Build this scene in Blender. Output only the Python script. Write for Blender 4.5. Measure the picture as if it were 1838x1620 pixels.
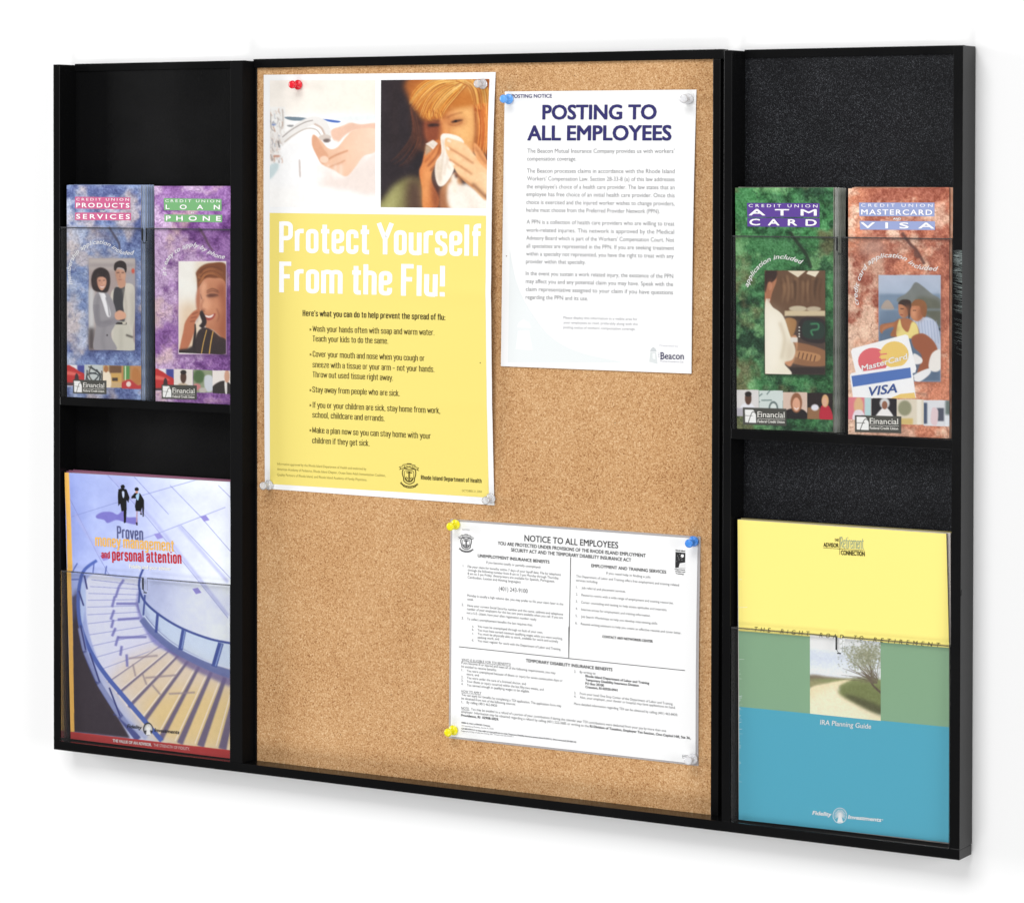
import bpy, bmesh, math, random
import numpy as np
from mathutils import Matrix, Vector

# measurements are in inches; the scene is built in metres
IN = 0.0254
sc = bpy.context.scene
for o in list(bpy.data.objects): bpy.data.objects.remove(o)

# ---------------------------------------------------------------- camera
TH, PH, RO = 0.5359, 0.0179, 0.0019
FPX, CYP = 5558.58, 414.678
CAM = np.array((84.4941, -103.8494, 24.6271))
_f = np.array((-math.sin(TH)*math.cos(PH), math.cos(TH)*math.cos(PH), -math.sin(PH)))
_r = np.array((math.cos(TH), math.sin(TH), 0.0)); _u = np.cross(_r, _f)
_r, _u = math.cos(RO)*_r+math.sin(RO)*_u, -math.sin(RO)*_r+math.cos(RO)*_u
cd = bpy.data.cameras.new('camera'); cam = bpy.data.objects.new('camera', cd); sc.collection.objects.link(cam)
cd.sensor_width = 36; cd.lens = 36*FPX/1838; cd.shift_y = -(810-CYP)/1838
cd.clip_start = 0.05; cd.clip_end = 200
cam.matrix_world = Matrix(((_r[0], _u[0], -_f[0], CAM[0]*IN), (_r[1], _u[1], -_f[1], CAM[1]*IN), (_r[2], _u[2], -_f[2], CAM[2]*IN), (0, 0, 0, 1)))
sc.camera = cam

# ---------------------------------------------------------------- light
world = bpy.data.worlds.new('World'); sc.world = world; world.use_nodes = True
world.node_tree.nodes['Background'].inputs[0].default_value = (1, 1, 1, 1)
world.node_tree.nodes['Background'].inputs[1].default_value = 0.13

def area_light(name, loc, target, sx, sy, power, col=(1, 1, 1)):
    l = bpy.data.lights.new(name, 'AREA'); l.shape = 'RECTANGLE'; l.size = sx*IN; l.size_y = sy*IN; l.energy = power; l.color = col
    o = bpy.data.objects.new(name, l); sc.collection.objects.link(o)
    o.location = Vector(loc)*IN
    o.rotation_euler = (Vector(target)-Vector(loc)).to_track_quat('-Z', 'Y').to_euler()
    return o
area_light('unseen_area_light', (24, -140, 140), (21, 0, 12), 130, 80, 155)          # unseen overhead key
area_light('unseen_area_light', (10, -240, 30), (21, 0, 12), 90, 100, 45)            # unseen front fill, added
area_light('unseen_area_light', (-190, -80, 40), (21, 0, 15), 80, 100, 190)          # unseen, added at left to shade the wall on the right
area_light('unseen_area_light', (235, -90, 30), (21, 0, 15), 80, 100, 165)           # unseen, added at right to shade the wall on the left
area_light('unseen_area_light', (24, -130, -110), (21, 0, 15), 120, 70, 80)          # unseen fill added below, in place of light bounced off a floor

sc.view_settings.view_transform = 'Standard'; sc.view_settings.look = 'None'
sc.view_settings.exposure = 0; sc.view_settings.gamma = 1; sc.view_settings.use_curve_mapping = False
sc.render.engine = 'CYCLES'
sc.cycles.max_bounces = 8; sc.cycles.transparent_max_bounces = 16
E_IN = 1.18          # light on the sheets relative to their paper white: print colours are divided by it

# ---------------------------------------------------------------- materials
def lin(c):
    c = np.asarray(c, float)/255
    return np.where(c <= .04045, c/12.92, ((np.maximum(c, 0)+.055)/1.055)**2.4)
def ink(c, e=None): return tuple(float(x) for x in np.clip(lin(c)/(e or E_IN), 0, .86))+(1,)
MATS = {}
def mat(name, col=(.5, .5, .5, 1), rough=.5, spec=.5, coat=0):
    if name in MATS: return MATS[name]
    m = bpy.data.materials.new(name); m.use_nodes = True
    b = m.node_tree.nodes['Principled BSDF']
    b.inputs['Base Color'].default_value = col; b.inputs['Roughness'].default_value = rough; b.inputs['Specular IOR Level'].default_value = spec
    b.inputs['Coat Weight'].default_value = coat; b.inputs['Coat Roughness'].default_value = .12
    MATS[name] = m; return m
def nodes(m): return m.node_tree.nodes, m.node_tree.links, m.node_tree.nodes['Principled BSDF']
def print_mat(name, rough=.42, spec=.35, coat=0):
    if name in MATS: return MATS[name]
    m = mat(name, rough=rough, spec=spec, coat=coat); N, L, b = nodes(m)
    a = N.new('ShaderNodeAttribute'); a.attribute_name = 'print'; L.new(a.outputs['Color'], b.inputs['Base Color'])
    return m
def paper_ink(c, rough=.5):
    return mat('ink_%02x%02x%02x' % tuple(int(x) for x in c), ink(c), rough, .3)

M_WALL = mat('white_wall', (.82, .82, .82, 1), .8, .2)
N, L, b = nodes(M_WALL); t = N.new('ShaderNodeTexNoise'); t.inputs['Scale'].default_value = 60; t.inputs['Detail'].default_value = 4
bp = N.new('ShaderNodeBump'); bp.inputs['Strength'].default_value = .02; L.new(t.outputs['Fac'], bp.inputs['Height']); L.new(bp.outputs['Normal'], b.inputs['Normal'])

def black(name, base, rough, bump, scale, spec=.5):
    m = mat(name, (base, base, base*1.06, 1), rough, spec); N, L, b = nodes(m)
    tc = N.new('ShaderNodeTexCoord'); t = N.new('ShaderNodeTexNoise'); t.inputs['Scale'].default_value = scale; t.inputs['Detail'].default_value = 3
    L.new(tc.outputs['Object'], t.inputs['Vector'])
    bp = N.new('ShaderNodeBump'); bp.inputs['Strength'].default_value = bump; bp.inputs['Distance'].default_value = .0008
    L.new(t.outputs['Fac'], bp.inputs['Height']); L.new(bp.outputs['Normal'], b.inputs['Normal'])
    t2 = N.new('ShaderNodeTexNoise'); t2.inputs['Scale'].default_value = 9; t2.inputs['Detail'].default_value = 6
    L.new(tc.outputs['Object'], t2.inputs['Vector'])
    mr = N.new('ShaderNodeMapRange'); mr.inputs['From Min'].default_value = .3; mr.inputs['From Max'].default_value = .7; mr.inputs['To Min'].default_value = rough-.06; mr.inputs['To Max'].default_value = rough+.08
    L.new(t2.outputs['Fac'], mr.inputs['Value']); L.new(mr.outputs['Result'], b.inputs['Roughness'])
    return m
M_BLACK = black('black_painted_frame', .004, .2, .02, 900, .17)
M_MATTE = black('matte_black_wall', .005, .5, .02, 900, .03)
M_PEBBLE = black('black_pebbled_panel', .004, .3, .2, 900, .09)
M_GLINTS = black('black_panel_painted_glints', .006, .34, .35, 1500, .12)  # glints of the pebbled grain painted as lighter specks in the base colour
N, L, b = nodes(M_GLINTS)
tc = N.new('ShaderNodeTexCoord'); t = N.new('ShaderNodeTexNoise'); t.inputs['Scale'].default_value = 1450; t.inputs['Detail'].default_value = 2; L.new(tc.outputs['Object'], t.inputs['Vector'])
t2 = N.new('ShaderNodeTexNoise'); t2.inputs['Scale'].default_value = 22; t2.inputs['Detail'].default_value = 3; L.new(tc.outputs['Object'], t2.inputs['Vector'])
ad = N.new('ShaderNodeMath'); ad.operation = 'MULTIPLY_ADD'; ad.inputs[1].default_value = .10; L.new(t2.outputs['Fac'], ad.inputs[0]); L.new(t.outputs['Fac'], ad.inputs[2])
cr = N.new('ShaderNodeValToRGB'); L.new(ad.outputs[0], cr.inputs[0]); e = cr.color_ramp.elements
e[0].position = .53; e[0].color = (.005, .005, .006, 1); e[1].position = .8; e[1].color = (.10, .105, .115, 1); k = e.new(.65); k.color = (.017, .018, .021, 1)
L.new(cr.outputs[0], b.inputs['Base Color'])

M_CORK = mat('cork', (.4, .25, .13, 1), .85, .15)
N, L, b = nodes(M_CORK)
tc = N.new('ShaderNodeTexCoord')
v1 = N.new('ShaderNodeTexVoronoi'); v1.inputs['Scale'].default_value = 720; L.new(tc.outputs['Object'], v1.inputs['Vector'])
v2 = N.new('ShaderNodeTexVoronoi'); v2.inputs['Scale'].default_value = 1350; L.new(tc.outputs['Object'], v2.inputs['Vector'])
n1 = N.new('ShaderNodeTexNoise'); n1.inputs['Scale'].default_value = 760; n1.inputs['Detail'].default_value = 5; n1.inputs['Roughness'].default_value = .7; L.new(tc.outputs['Object'], n1.inputs['Vector'])
n2 = N.new('ShaderNodeTexNoise'); n2.inputs['Scale'].default_value = 14; n2.inputs['Detail'].default_value = 4; L.new(tc.outputs['Object'], n2.inputs['Vector'])
def mth(op, a, c):
    n = N.new('ShaderNodeMath'); n.operation = op
    for i, x in enumerate((a, c)):
        if isinstance(x, (int, float)): n.inputs[i].default_value = x
        else: L.new(x, n.inputs[i])
    return n.outputs[0]
s1 = N.new('ShaderNodeSeparateColor'); L.new(v1.outputs['Color'], s1.inputs[0]); s2 = N.new('ShaderNodeSeparateColor'); L.new(v2.outputs['Color'], s2.inputs[0])
val = mth('ADD', mth('ADD', mth('MULTIPLY', s1.outputs[0], .18), mth('MULTIPLY', s2.outputs[1], .16)), mth('ADD', mth('MULTIPLY', n1.outputs['Fac'], .75), mth('MULTIPLY', n2.outputs['Fac'], .16)))
cr = N.new('ShaderNodeValToRGB'); L.new(val, cr.inputs[0])
CK = [(.37, (92, 56, 28)), (.45, (160, 110, 68)), (.56, (194, 148, 100)), (.70, (212, 168, 120)), (.86, (240, 208, 166))]
el = cr.color_ramp.elements
while len(el) < len(CK): el.new(.5)
for e, (p, c) in zip(el, CK): e.position = p; e.color = ink(c)
L.new(cr.outputs[0], b.inputs['Base Color'])
bp = N.new('ShaderNodeBump'); bp.inputs['Strength'].default_value = .25; bp.inputs['Distance'].default_value = .0006; L.new(n1.outputs['Fac'], bp.inputs['Height']); L.new(bp.outputs['Normal'], b.inputs['Normal'])

def clear(name, tint, gloss, haze):
    m = bpy.data.materials.new(name); m.use_nodes = True; N, L = m.node_tree.nodes, m.node_tree.links
    N.remove(N['Principled BSDF']); out = N['Material Output']
    tr = N.new('ShaderNodeBsdfTransparent'); tr.inputs[0].default_value = tint
    gl = N.new('ShaderNodeBsdfGlossy'); gl.inputs['Roughness'].default_value = .06
    df = N.new('ShaderNodeBsdfDiffuse'); df.inputs[0].default_value = (.8, .8, .82, 1)
    fr = N.new('ShaderNodeFresnel'); fr.inputs[0].default_value = 1.45
    ml = N.new('ShaderNodeMath'); ml.operation = 'MULTIPLY'; ml.inputs[1].default_value = gloss; L.new(fr.outputs[0], ml.inputs[0])
    m1 = N.new('ShaderNodeMixShader'); m1.inputs[0].default_value = haze; L.new(tr.outputs[0], m1.inputs[1]); L.new(df.outputs[0], m1.inputs[2])
    m2 = N.new('ShaderNodeMixShader'); L.new(ml.outputs[0], m2.inputs[0]); L.new(m1.outputs[0], m2.inputs[1]); L.new(gl.outputs[0], m2.inputs[2])
    L.new(m2.outputs[0], out.inputs[0]); return m
M_CLEAR = clear('clear_acrylic', (1, 1, 1, 1), .42, .004)
M_EDGE = clear('acrylic_cut_edge', (.22, .23, .24, 1), 1.0, .06)
M_RETURN = clear('acrylic_return', (.98, .99, .99, 1), .7, .018)
M_BEAD = clear('acrylic_top_bead', (.5, .5, .52, 1), .6, .05)
M_FILM = clear('laminating_film', (.98, .98, .99, 1), 1.0, .35)
M_PAPER = mat('white_paper', ink((248, 248, 248)), .55, .3)
M_GLOSSPAPER = mat('laminated_paper', ink((252, 252, 252)), .3, .4, .4)
M_LEAF = mat('paper_edge', ink((214, 208, 200)), .7, .2)

# ---------------------------------------------------------------- print shop: soft colour fields for the printed pages
def homog(src, dst):
    A = []; b = []
    for (x, y), (u, v) in zip(src, dst):
        A.append([x, y, 1, 0, 0, 0, -u*x, -u*y]); b.append(u)
        A.append([0, 0, 0, x, y, 1, -v*x, -v*y]); b.append(v)
    h = np.linalg.solve(np.array(A, float), np.array(b, float))
    return np.append(h, 1).reshape(3, 3)

def fnoise(h, w, cell, seed, octaves=4, gain=0.55):
    rng = np.random.RandomState(seed)
    out = np.zeros((h, w)); amp = 1.0; tot = 0
    for o in range(octaves):
        c = max(cell / 2**o, 1.0)
        gh, gw = int(h/c)+3, int(w/c)+3
        g = rng.rand(gh, gw)
        yy = np.arange(h)/c; xx = np.arange(w)/c
        y0 = yy.astype(int); x0 = xx.astype(int)
        fy = yy-y0; fx = xx-x0
        fy = (fy*fy*(3-2*fy))[:, None]; fx = (fx*fx*(3-2*fx))[None, :]
        a = g[y0][:, x0]; b = g[y0][:, x0+1]; cc = g[y0+1][:, x0]; d = g[y0+1][:, x0+1]
        out += amp*((a*(1-fx)+b*fx)*(1-fy)+(cc*(1-fx)+d*fx)*fy)
        tot += amp; amp *= gain
    return out/tot

def blur(a, r):
    if r < 0.3: return a
    k = np.exp(-0.5*(np.arange(-int(3*r)-1, int(3*r)+2)/r)**2); k /= k.sum()
    n = len(k)//2
    p = np.pad(a, n, mode='edge')
    t = sum(k[i]*p[:, i:i+a.shape[1]] for i in range(len(k)))
    return sum(k[i]*t[i:i+a.shape[0], :] for i in range(len(k)))

def spline(pts, closed, n=6):
    P = np.array(pts, float); N = len(P)
    if N < 3: return P
    out = []
    for i in range(N if closed else N-1):
        if closed: p0, p1, p2, p3 = P[i-1], P[i], P[(i+1) % N], P[(i+2) % N]
        else: p0, p1, p2, p3 = P[max(i-1, 0)], P[i], P[i+1], P[min(i+2, N-1)]
        for t in np.arange(n)/n:
            out.append(0.5*((2*p1)+(-p0+p2)*t+(2*p0-5*p1+4*p2-p3)*t*t+(-p0+3*p1-3*p2+p3)*t**3))
    if not closed: out.append(P[-1])
    return np.array(out)

class Art:
    """A printed page: colours (sRGB 0..255) on a grid; shapes are given where they were measured."""
    def __init__(s, quad, nx, ny, bg):
        s.nx, s.ny, s.quad = nx, ny, quad
        s.H = homog(quad, [(0, 0), (nx, 0), (nx, ny), (0, ny)])
        s.c = np.zeros((ny, nx, 3)); s.c[:] = bg
        s.view(0, 0, 1); s.box = None
        w = math.hypot(quad[1][0]-quad[0][0], quad[1][1]-quad[0][1]); s.k = nx/w
    def view(s, x0, y0, sc): s.v = (x0, y0, sc); return s
    def m(s, pts):
        P = np.array(pts, float)/s.v[2]+np.array(s.v[:2])
        Q = np.c_[P, np.ones(len(P))]@s.H.T
        return Q[:, :2]/Q[:, 2:]
    def clip(s, x0=None, y0=0, x1=0, y1=0):
        """keep what follows inside one picture of the page"""
        s.box = None
        if x0 is not None:
            P = s.m([(x0, y0), (x1, y0), (x1, y1), (x0, y1)])
            s.box = (P[[0, 3], 0].mean(), P[[0, 1], 1].mean(), P[[1, 2], 0].mean(), P[[2, 3], 1].mean())
    def mask(s, poly, b):
        ss = 3; pad = int(3*b)+2
        x0 = int(max(0, poly[:, 0].min()-pad)); x1 = int(min(s.nx, poly[:, 0].max()+pad+1))
        y0 = int(max(0, poly[:, 1].min()-pad)); y1 = int(min(s.ny, poly[:, 1].max()+pad+1))
        if x1 <= x0 or y1 <= y0: return None
        X = x0+(np.arange((x1-x0)*ss)+.5)/ss; Y = y0+(np.arange((y1-y0)*ss)+.5)/ss
        ins = np.zeros((len(Y), len(X)), bool)
        n = len(poly)
        for j, y in enumerate(Y):
            xs = []
            for i in range(n):
                (ax, ay), (bx, by) = poly[i], poly[(i+1) % n]
                if (ay > y) != (by > y): xs.append(ax+(y-ay)*(bx-ax)/(by-ay))
            xs.sort()
            for a, c in zip(xs[::2], xs[1::2]): ins[j, (X > a) & (X < c)] = True
        M = ins.reshape(y1-y0, ss, x1-x0, ss).mean((1, 3))
        return blur(M, b), x0, x1, y0, y1
    def put(s, r, col, al, col2=None, ax=None):
        if r is None: return
        M, x0, x1, y0, y1 = r
        if s.box:
            bx0, by0, bx1, by1 = s.box
            X, Y = np.arange(x0, x1)+.5, np.arange(y0, y1)+.5
            M = M*((X > bx0) & (X < bx1))[None, :]*((Y > by0) & (Y < by1))[:, None]
        M = (M*al)[..., None]
        C = np.array(col, float)
        if col2 is not None:
            (gx0, gy0), (gx1, gy1) = s.m(ax)
            X, Y = np.meshgrid(np.arange(x0, x1), np.arange(y0, y1))
            t = ((X-gx0)*(gx1-gx0)+(Y-gy0)*(gy1-gy0))/((gx1-gx0)**2+(gy1-gy0)**2)
            t = np.clip(t, 0, 1)[..., None]
            C = C*(1-t)+np.array(col2, float)*t
        s.c[y0:y1, x0:x1] = s.c[y0:y1, x0:x1]*(1-M)+C*M
    def poly(s, pts, col, b=0.5, al=1, sm=True, col2=None, ax=None):
        P = s.m(pts)
        if sm: P = spline(P, True)
        s.put(s.mask(P, b*s.k), col, al, col2, ax)
    def rect(s, x0, y0, x1, y1, col, b=0.2, al=1, col2=None, ax=None):
        s.poly([(x0, y0), (x1, y0), (x1, y1), (x0, y1)], col, b, al, False, col2, ax)
    def ell(s, cx, cy, rx, ry, col, b=0.5, al=1, rot=0, col2=None, ax=None):
        a = np.linspace(0, 2*math.pi, 25)[:-1]; c, n = math.cos(rot), math.sin(rot)
        s.poly([(cx+rx*math.cos(t)*c-ry*math.sin(t)*n, cy+rx*math.cos(t)*n+ry*math.sin(t)*c) for t in a], col, b, al, False, col2, ax)
    def line(s, pts, w, col, b=0.4, al=1, sm=True, w2=None):
        P = np.array(pts, float)
        if sm and len(P) > 2: P = spline(P, False)
        d = np.gradient(P, axis=0); d /= np.maximum(np.hypot(d[:, 0], d[:, 1]), 1e-6)[:, None]
        n = np.c_[-d[:, 1], d[:, 0]]
        ww = np.linspace(w, w if w2 is None else w2, len(P))[:, None]/2
        s.poly(list(P+n*ww)+list((P-n*ww)[::-1]), col, b, al, False)
    def strands(s, a, bnd, n, w, cols, seed, b=0.4, al=0.7, j=6):
        """n hairs between two guide curves"""
        rng = random.Random(seed)
        A, B = spline(a, False), spline(bnd, False)
        for i in range(n):
            t = rng.random(); L = A*(1-t)+B*t
            L = L+np.array([rng.uniform(-j, j), rng.uniform(-j, j)])
            k0 = int(rng.uniform(0, .35)*len(L)); k1 = int(rng.uniform(.6, 1)*len(L))
            if k1-k0 > 2: s.line(L[k0:k1], w*rng.uniform(.5, 1.4), rng.choice(cols), b, al*rng.uniform(.5, 1), False, w*.3)
    def grain(s, amp, cell, seed, x0=0, y0=0, x1=1, y1=1):
        a, b2, c, d = int(x0*s.nx), int(x1*s.nx), int(y0*s.ny), int(y1*s.ny)
        s.c[c:d, a:b2] += (fnoise(d-c, b2-a, cell*s.k, seed, 3)-.5)[..., None]*2*amp

def marble(s, pal, seed):
    h, w = s.ny, s.nx
    n1 = fnoise(h, w, 70*s.k, seed, 5, .62); n2 = fnoise(h, w, 40*s.k, seed+1, 5, .6); n3 = fnoise(h, w, 16*s.k, seed+2, 4, .7)
    base, light, dark, beige = [np.array(p, float) for p in pal]
    t = np.clip((n1-.5)*3.6+.62+(n3-.5)*1.6, 0, 1)[..., None]
    s.c = dark*(1-t)+base*t
    X = np.linspace(0, 1, w)[None, :]; Y = np.linspace(0, 1, h)[:, None]
    side = np.clip(1.15-2.6*X, 0, 1)*np.clip((Y-.1)*6, 0, 1)
    t = np.clip((n2-.58+.2*side)*6, 0, 1)[..., None]*.85
    s.c = s.c*(1-t)+light*t
    t = np.clip((fnoise(h, w, 55*s.k, seed+7, 4, .6)-.6+.16*side)*7, 0, 1)[..., None]*.7
    s.c = s.c*(1-t)+beige*t
    s.c += ((n3-.5)*58)[..., None]
    s.c += ((fnoise(h, w, 2.2*s.k, seed+9, 2)-.5)*64)[..., None]
    r2 = 1-np.abs(fnoise(h, w, 26*s.k, seed+5, 4, .65)-.5)*2
    t = (np.clip((r2-.93)*18, 0, 1)*np.clip((n2-.42)*5, 0, 1)*.35)[..., None]
    s.c = s.c*(1-t)+dark*.8*t
    r = 1-np.abs(fnoise(h, w, 60*s.k, seed+4, 3)-.5)*2
    t = (np.clip((r-.965)*30, 0, 1)*np.clip((n1-.45)*6, 0, 1)*.3)[..., None]
    s.c = s.c*(1-t)+dark*.6*t
# ---------------------------------------------------------------- the printed pictures
SKIN = (222, 160, 120)
def art_wash():
    a = Art([(484.5, 144.6), (673.7, 144), (673.7, 372), (484.5, 371.6)], 190, 228, (250, 248, 246)); a.view(440, 80, 3.9957)
    a.rect(170, 250, 940, 520, (250, 243, 234), 3, 1, (244, 239, 226), [(180, 0), (900, 0)])
    a.rect(170, 500, 940, 1180, (252, 250, 248), 6)
    a.poly([(620, 520), (950, 505), (950, 545), (700, 552)], (233, 238, 238), 2, .8)
    a.poly([(170, 930), (480, 980), (730, 1035), (950, 1060), (950, 1180), (170, 1180)], (251, 249, 246), 5)
    a.poly([(510, 860), (700, 950), (960, 770), (950, 1060), (720, 1040), (490, 985)], (238, 222, 213), 4, .9)
    a.poly([(240, 690), (480, 780), (560, 980), (180, 1000), (170, 700)], (250, 249, 248), 6)
    a.rect(170, 450, 290, 640, (246, 244, 240), 1)
    rng = random.Random(6)
    a.poly([(178, 640), (250, 640), (258, 700), (236, 760), (250, 810), (180, 830)], (240, 236, 232), 2)
    for i in range(90):
        x, y = 180+abs(rng.gauss(0, .5))*100, rng.uniform(455, 830)
        if x > 280: continue
        c = rng.choice([(190, 176, 166), (160, 150, 146), (216, 206, 198), (206, 196, 188), (232, 226, 220), (150, 156, 170), (196, 150, 126)])
        a.line([(x, y), (x+rng.uniform(-6, 12), y+rng.uniform(4, 34)), (x+rng.uniform(-4, 26), y+rng.uniform(10, 50))], rng.uniform(3, 8), c, .7, rng.uniform(.4, .85))
    a.line([(186, 500), (190, 600), (214, 620)], 7, (150, 140, 134), .8, .8); a.line([(270, 465), (276, 560), (262, 600)], 8, (178, 166, 158), .9, .8); a.ell(208, 576, 16, 7, (110, 134, 190), .8, .8); a.line([(205, 800), (252, 800)], 13, (186, 120, 96), 1, .8); a.line([(238, 690), (250, 740)], 10, (130, 122, 118), .9)
    a.poly([(180, 870), (235, 850), (240, 890), (180, 965)], (205, 220, 222), 1.5)
    a.poly([(295, 520), (420, 525), (470, 545), (360, 548), (300, 535)], (120, 138, 150), .5)
    a.poly([(560, 535), (680, 550), (670, 562), (610, 556)], (72, 110, 190), .5)
    a.poly([(305, 580), (350, 578), (345, 592), (315, 590)], (150, 150, 150), .6)
    a.line([(262, 690), (330, 640), (420, 575), (500, 548), (560, 570), (590, 625), (598, 668)], 62, (236, 232, 228), .8)
    a.line([(270, 665), (340, 610), (430, 560), (490, 545)], 6, (150, 140, 135), .6)
    a.line([(285, 700), (350, 650), (440, 605), (510, 610), (545, 650)], 6, (186, 172, 160), .7)
    a.line([(500, 570), (550, 600), (575, 650)], 12, (205, 180, 165), .8)
    a.poly([(700, 620), (800, 625), (930, 650), (930, 740), (820, 720)], (250, 222, 200), 9, .8); a.poly([(620, 880), (720, 900), (800, 840), (860, 790), (740, 820)], (216, 150, 114), 7, .8); a.line([(640, 770), (720, 720), (800, 690)], 9, (222, 160, 126), 3, .8); a.line([(505, 690), (545, 760), (590, 810)], 8, (196, 132, 100), 2, .8); a.line([(700, 600), (780, 590), (930, 590)], 10, (214, 160, 132), 3, .7)
    a.ell(575, 668, 45, 22, (214, 200, 190), .8); a.ell(590, 690, 28, 14, (120, 105, 100), 1)
    a.poly([(625, 612), (700, 585), (760, 562), (830, 575), (940, 565), (940, 608), (800, 612), (720, 650), (660, 710), (625, 660)], (238, 196, 172), 1)
    a.poly([(490, 650), (540, 680), (600, 745), (660, 740), (730, 660), (790, 612), (940, 612), (940, 760), (850, 800), (790, 880), (725, 945), (640, 900), (560, 862), (520, 800), (485, 720)], (236, 186, 152), .8, 1, True, (247, 214, 190), [(500, 700), (930, 640)])
    a.poly([(490, 650), (520, 670), (560, 740), (600, 800), (560, 860), (520, 800), (485, 720)], (226, 168, 134), 1, .9)
    a.line([(560, 850), (640, 800), (740, 760)], 10, (206, 140, 104), 1.2)
    a.line([(600, 880), (680, 850), (720, 830)], 8, (214, 152, 118), 1.2)
    a.ell(570, 825, 32, 26, (246, 212, 188), 1)
    a.ell(640, 710, 36, 22, (255, 252, 250), 2)
    for x, h in ((530, 120), (560, 140), (600, 120), (650, 110), (690, 90)): a.line([(x, 860), (x-2, 860+h)], 14, (250, 238, 230), 2.5, .7)
    a.poly([(388, 835), (398, 835), (402, 940), (392, 940)], (205, 190, 184), .8)
    a.grain(5, 24, 13); a.grain(4, 5, 3); return a

def art_sneeze():
    a = Art([(684, 144), (878.5, 142), (873, 374), (683.5, 372)], 195, 232, (30, 20, 26)); a.view(440, 80, 3.9957)
    a.rect(970, 240, 1180, 1180, (36, 25, 31), 6); a.rect(1060, 240, 1090, 760, (46, 30, 30), 6, .7)
    a.poly([(1180, 250), (1760, 250), (1760, 700), (1700, 780), (1280, 760), (1240, 560), (1190, 420)], (176, 98, 36), 5)
    a.poly([(1200, 500), (1330, 520), (1330, 700), (1270, 760), (1210, 640)], (54, 27, 22), 5)
    # face
    a.poly([(1310, 540), (1420, 500), (1560, 460), (1640, 430), (1660, 560), (1655, 700), (1620, 790), (1480, 790), (1350, 720), (1295, 640)], (206, 126, 66), 2)
    a.poly([(1480, 500), (1620, 440), (1660, 540), (1645, 700), (1580, 770), (1530, 690), (1480, 640)], (242, 182, 112), 9)
    a.ell(1560, 640, 60, 46, (250, 200, 136), 12, .8); a.ell(1590, 470, 60, 40, (252, 202, 130), 12, .8)
    a.poly([(1290, 540), (1400, 548), (1412, 600), (1396, 680), (1330, 730), (1284, 650)], (128, 58, 34), 5)
    a.ell(1345, 650, 30, 40, (164, 88, 50), 8, .9)
    a.poly([(1400, 540), (1432, 540), (1456, 650), (1430, 690), (1404, 660)], (222, 142, 78), 3); a.line([(1436, 560), (1452, 640)], 12, (246, 186, 118), 2.5, .8); a.line([(1400, 560), (1404, 650)], 12, (120, 56, 32), 3, .8)
    a.poly([(1440, 540), (1500, 528), (1580, 530), (1570, 580), (1500, 592), (1450, 580)], (186, 108, 58), 6, .8)
    a.poly([(1312, 584), (1340, 574), (1388, 577), (1394, 588), (1350, 594), (1318, 594)], (36, 17, 16), 1.8); a.line([(1304, 560), (1350, 548), (1396, 556)], 11, (70, 32, 22), 2)
    a.poly([(1478, 562), (1508, 549), (1550, 545), (1564, 549), (1530, 561), (1494, 568)], (62, 30, 20), 1.4); a.line([(1466, 580), (1510, 586), (1560, 566)], 6, (156, 84, 46), 1.5); a.ell(1512, 556, 10, 7, (20, 10, 10), .6)
    a.line([(1446, 532), (1500, 508), (1560, 494)], 11, (150, 82, 36), 1.6, .9, True, 5); a.line([(1418, 500), (1424, 540)], 7, (140, 74, 36), 1.5, .8); a.line([(1436, 498), (1438, 534)], 6, (150, 80, 40), 1.5, .7)
    # fringe and hair
    a.poly([(1190, 400), (1230, 300), (1340, 250), (1500, 246), (1640, 250), (1660, 420), (1560, 450), (1460, 460), (1420, 520), (1330, 550), (1260, 530), (1240, 450)], (196, 116, 42), 4)
    H = [(246, 196, 96), (252, 218, 140), (178, 92, 28), (140, 68, 20), (232, 160, 66), (214, 134, 50)]
    a.strands([(1570, 262), (1400, 300), (1300, 400), (1250, 540)], [(1600, 270), (1520, 380), (1450, 470), (1410, 550)], 150, 6, H, 1, .5, .85, 12)
    a.strands([(1520, 250), (1330, 260), (1230, 330), (1165, 440)], [(1540, 255), (1400, 290), (1290, 390), (1220, 500)], 110, 6, H, 2, .5, .8, 14)
    a.strands([(1500, 255), (1600, 300), (1640, 420), (1650, 560)], [(1640, 250), (1740, 330), (1755, 520), (1750, 700)], 110, 7, H, 3, .6, .8, 10)
    a.strands([(1640, 430), (1670, 560), (1660, 700), (1625, 780)], [(1750, 430), (1755, 600), (1745, 760), (1740, 830)], 130, 7, [(232, 140, 62), (196, 94, 34), (250, 190, 110), (150, 62, 20), (220, 120, 50)], 4, .6, .85, 8)
    a.poly([(1640, 440), (1664, 520), (1662, 700), (1640, 760), (1650, 600)], (130, 58, 22), 2.5, .7)
    a.strands([(1300, 470), (1290, 520), (1330, 560)], [(1400, 470), (1420, 520), (1420, 560)], 26, 5, [(246, 186, 90), (160, 84, 30), (226, 150, 64)], 6, .5, .8, 8)
    a.strands([(1180, 420), (1200, 620), (1120, 760), (1030, 850)], [(1250, 560), (1270, 720), (1190, 860), (1100, 900)], 60, 5, [(90, 46, 30), (120, 62, 36), (60, 34, 30), (70, 38, 28)], 5, .8, .6, 14)
    a.ell(1600, 300, 70, 26, (254, 216, 150), 9, .5, .3)
    # towel
    a.poly([(975, 1180), (1030, 1060), (1110, 980), (1200, 950), (1270, 1000), (1280, 1180)], (138, 132, 80), 5)
    a.poly([(1180, 960), (1270, 1010), (1285, 1180), (1160, 1180)], (74, 46, 40), 8, .85); a.poly([(975, 1180), (1040, 1080), (1100, 1010), (1070, 1180)], (200, 198, 132), 8, .7)
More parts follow.
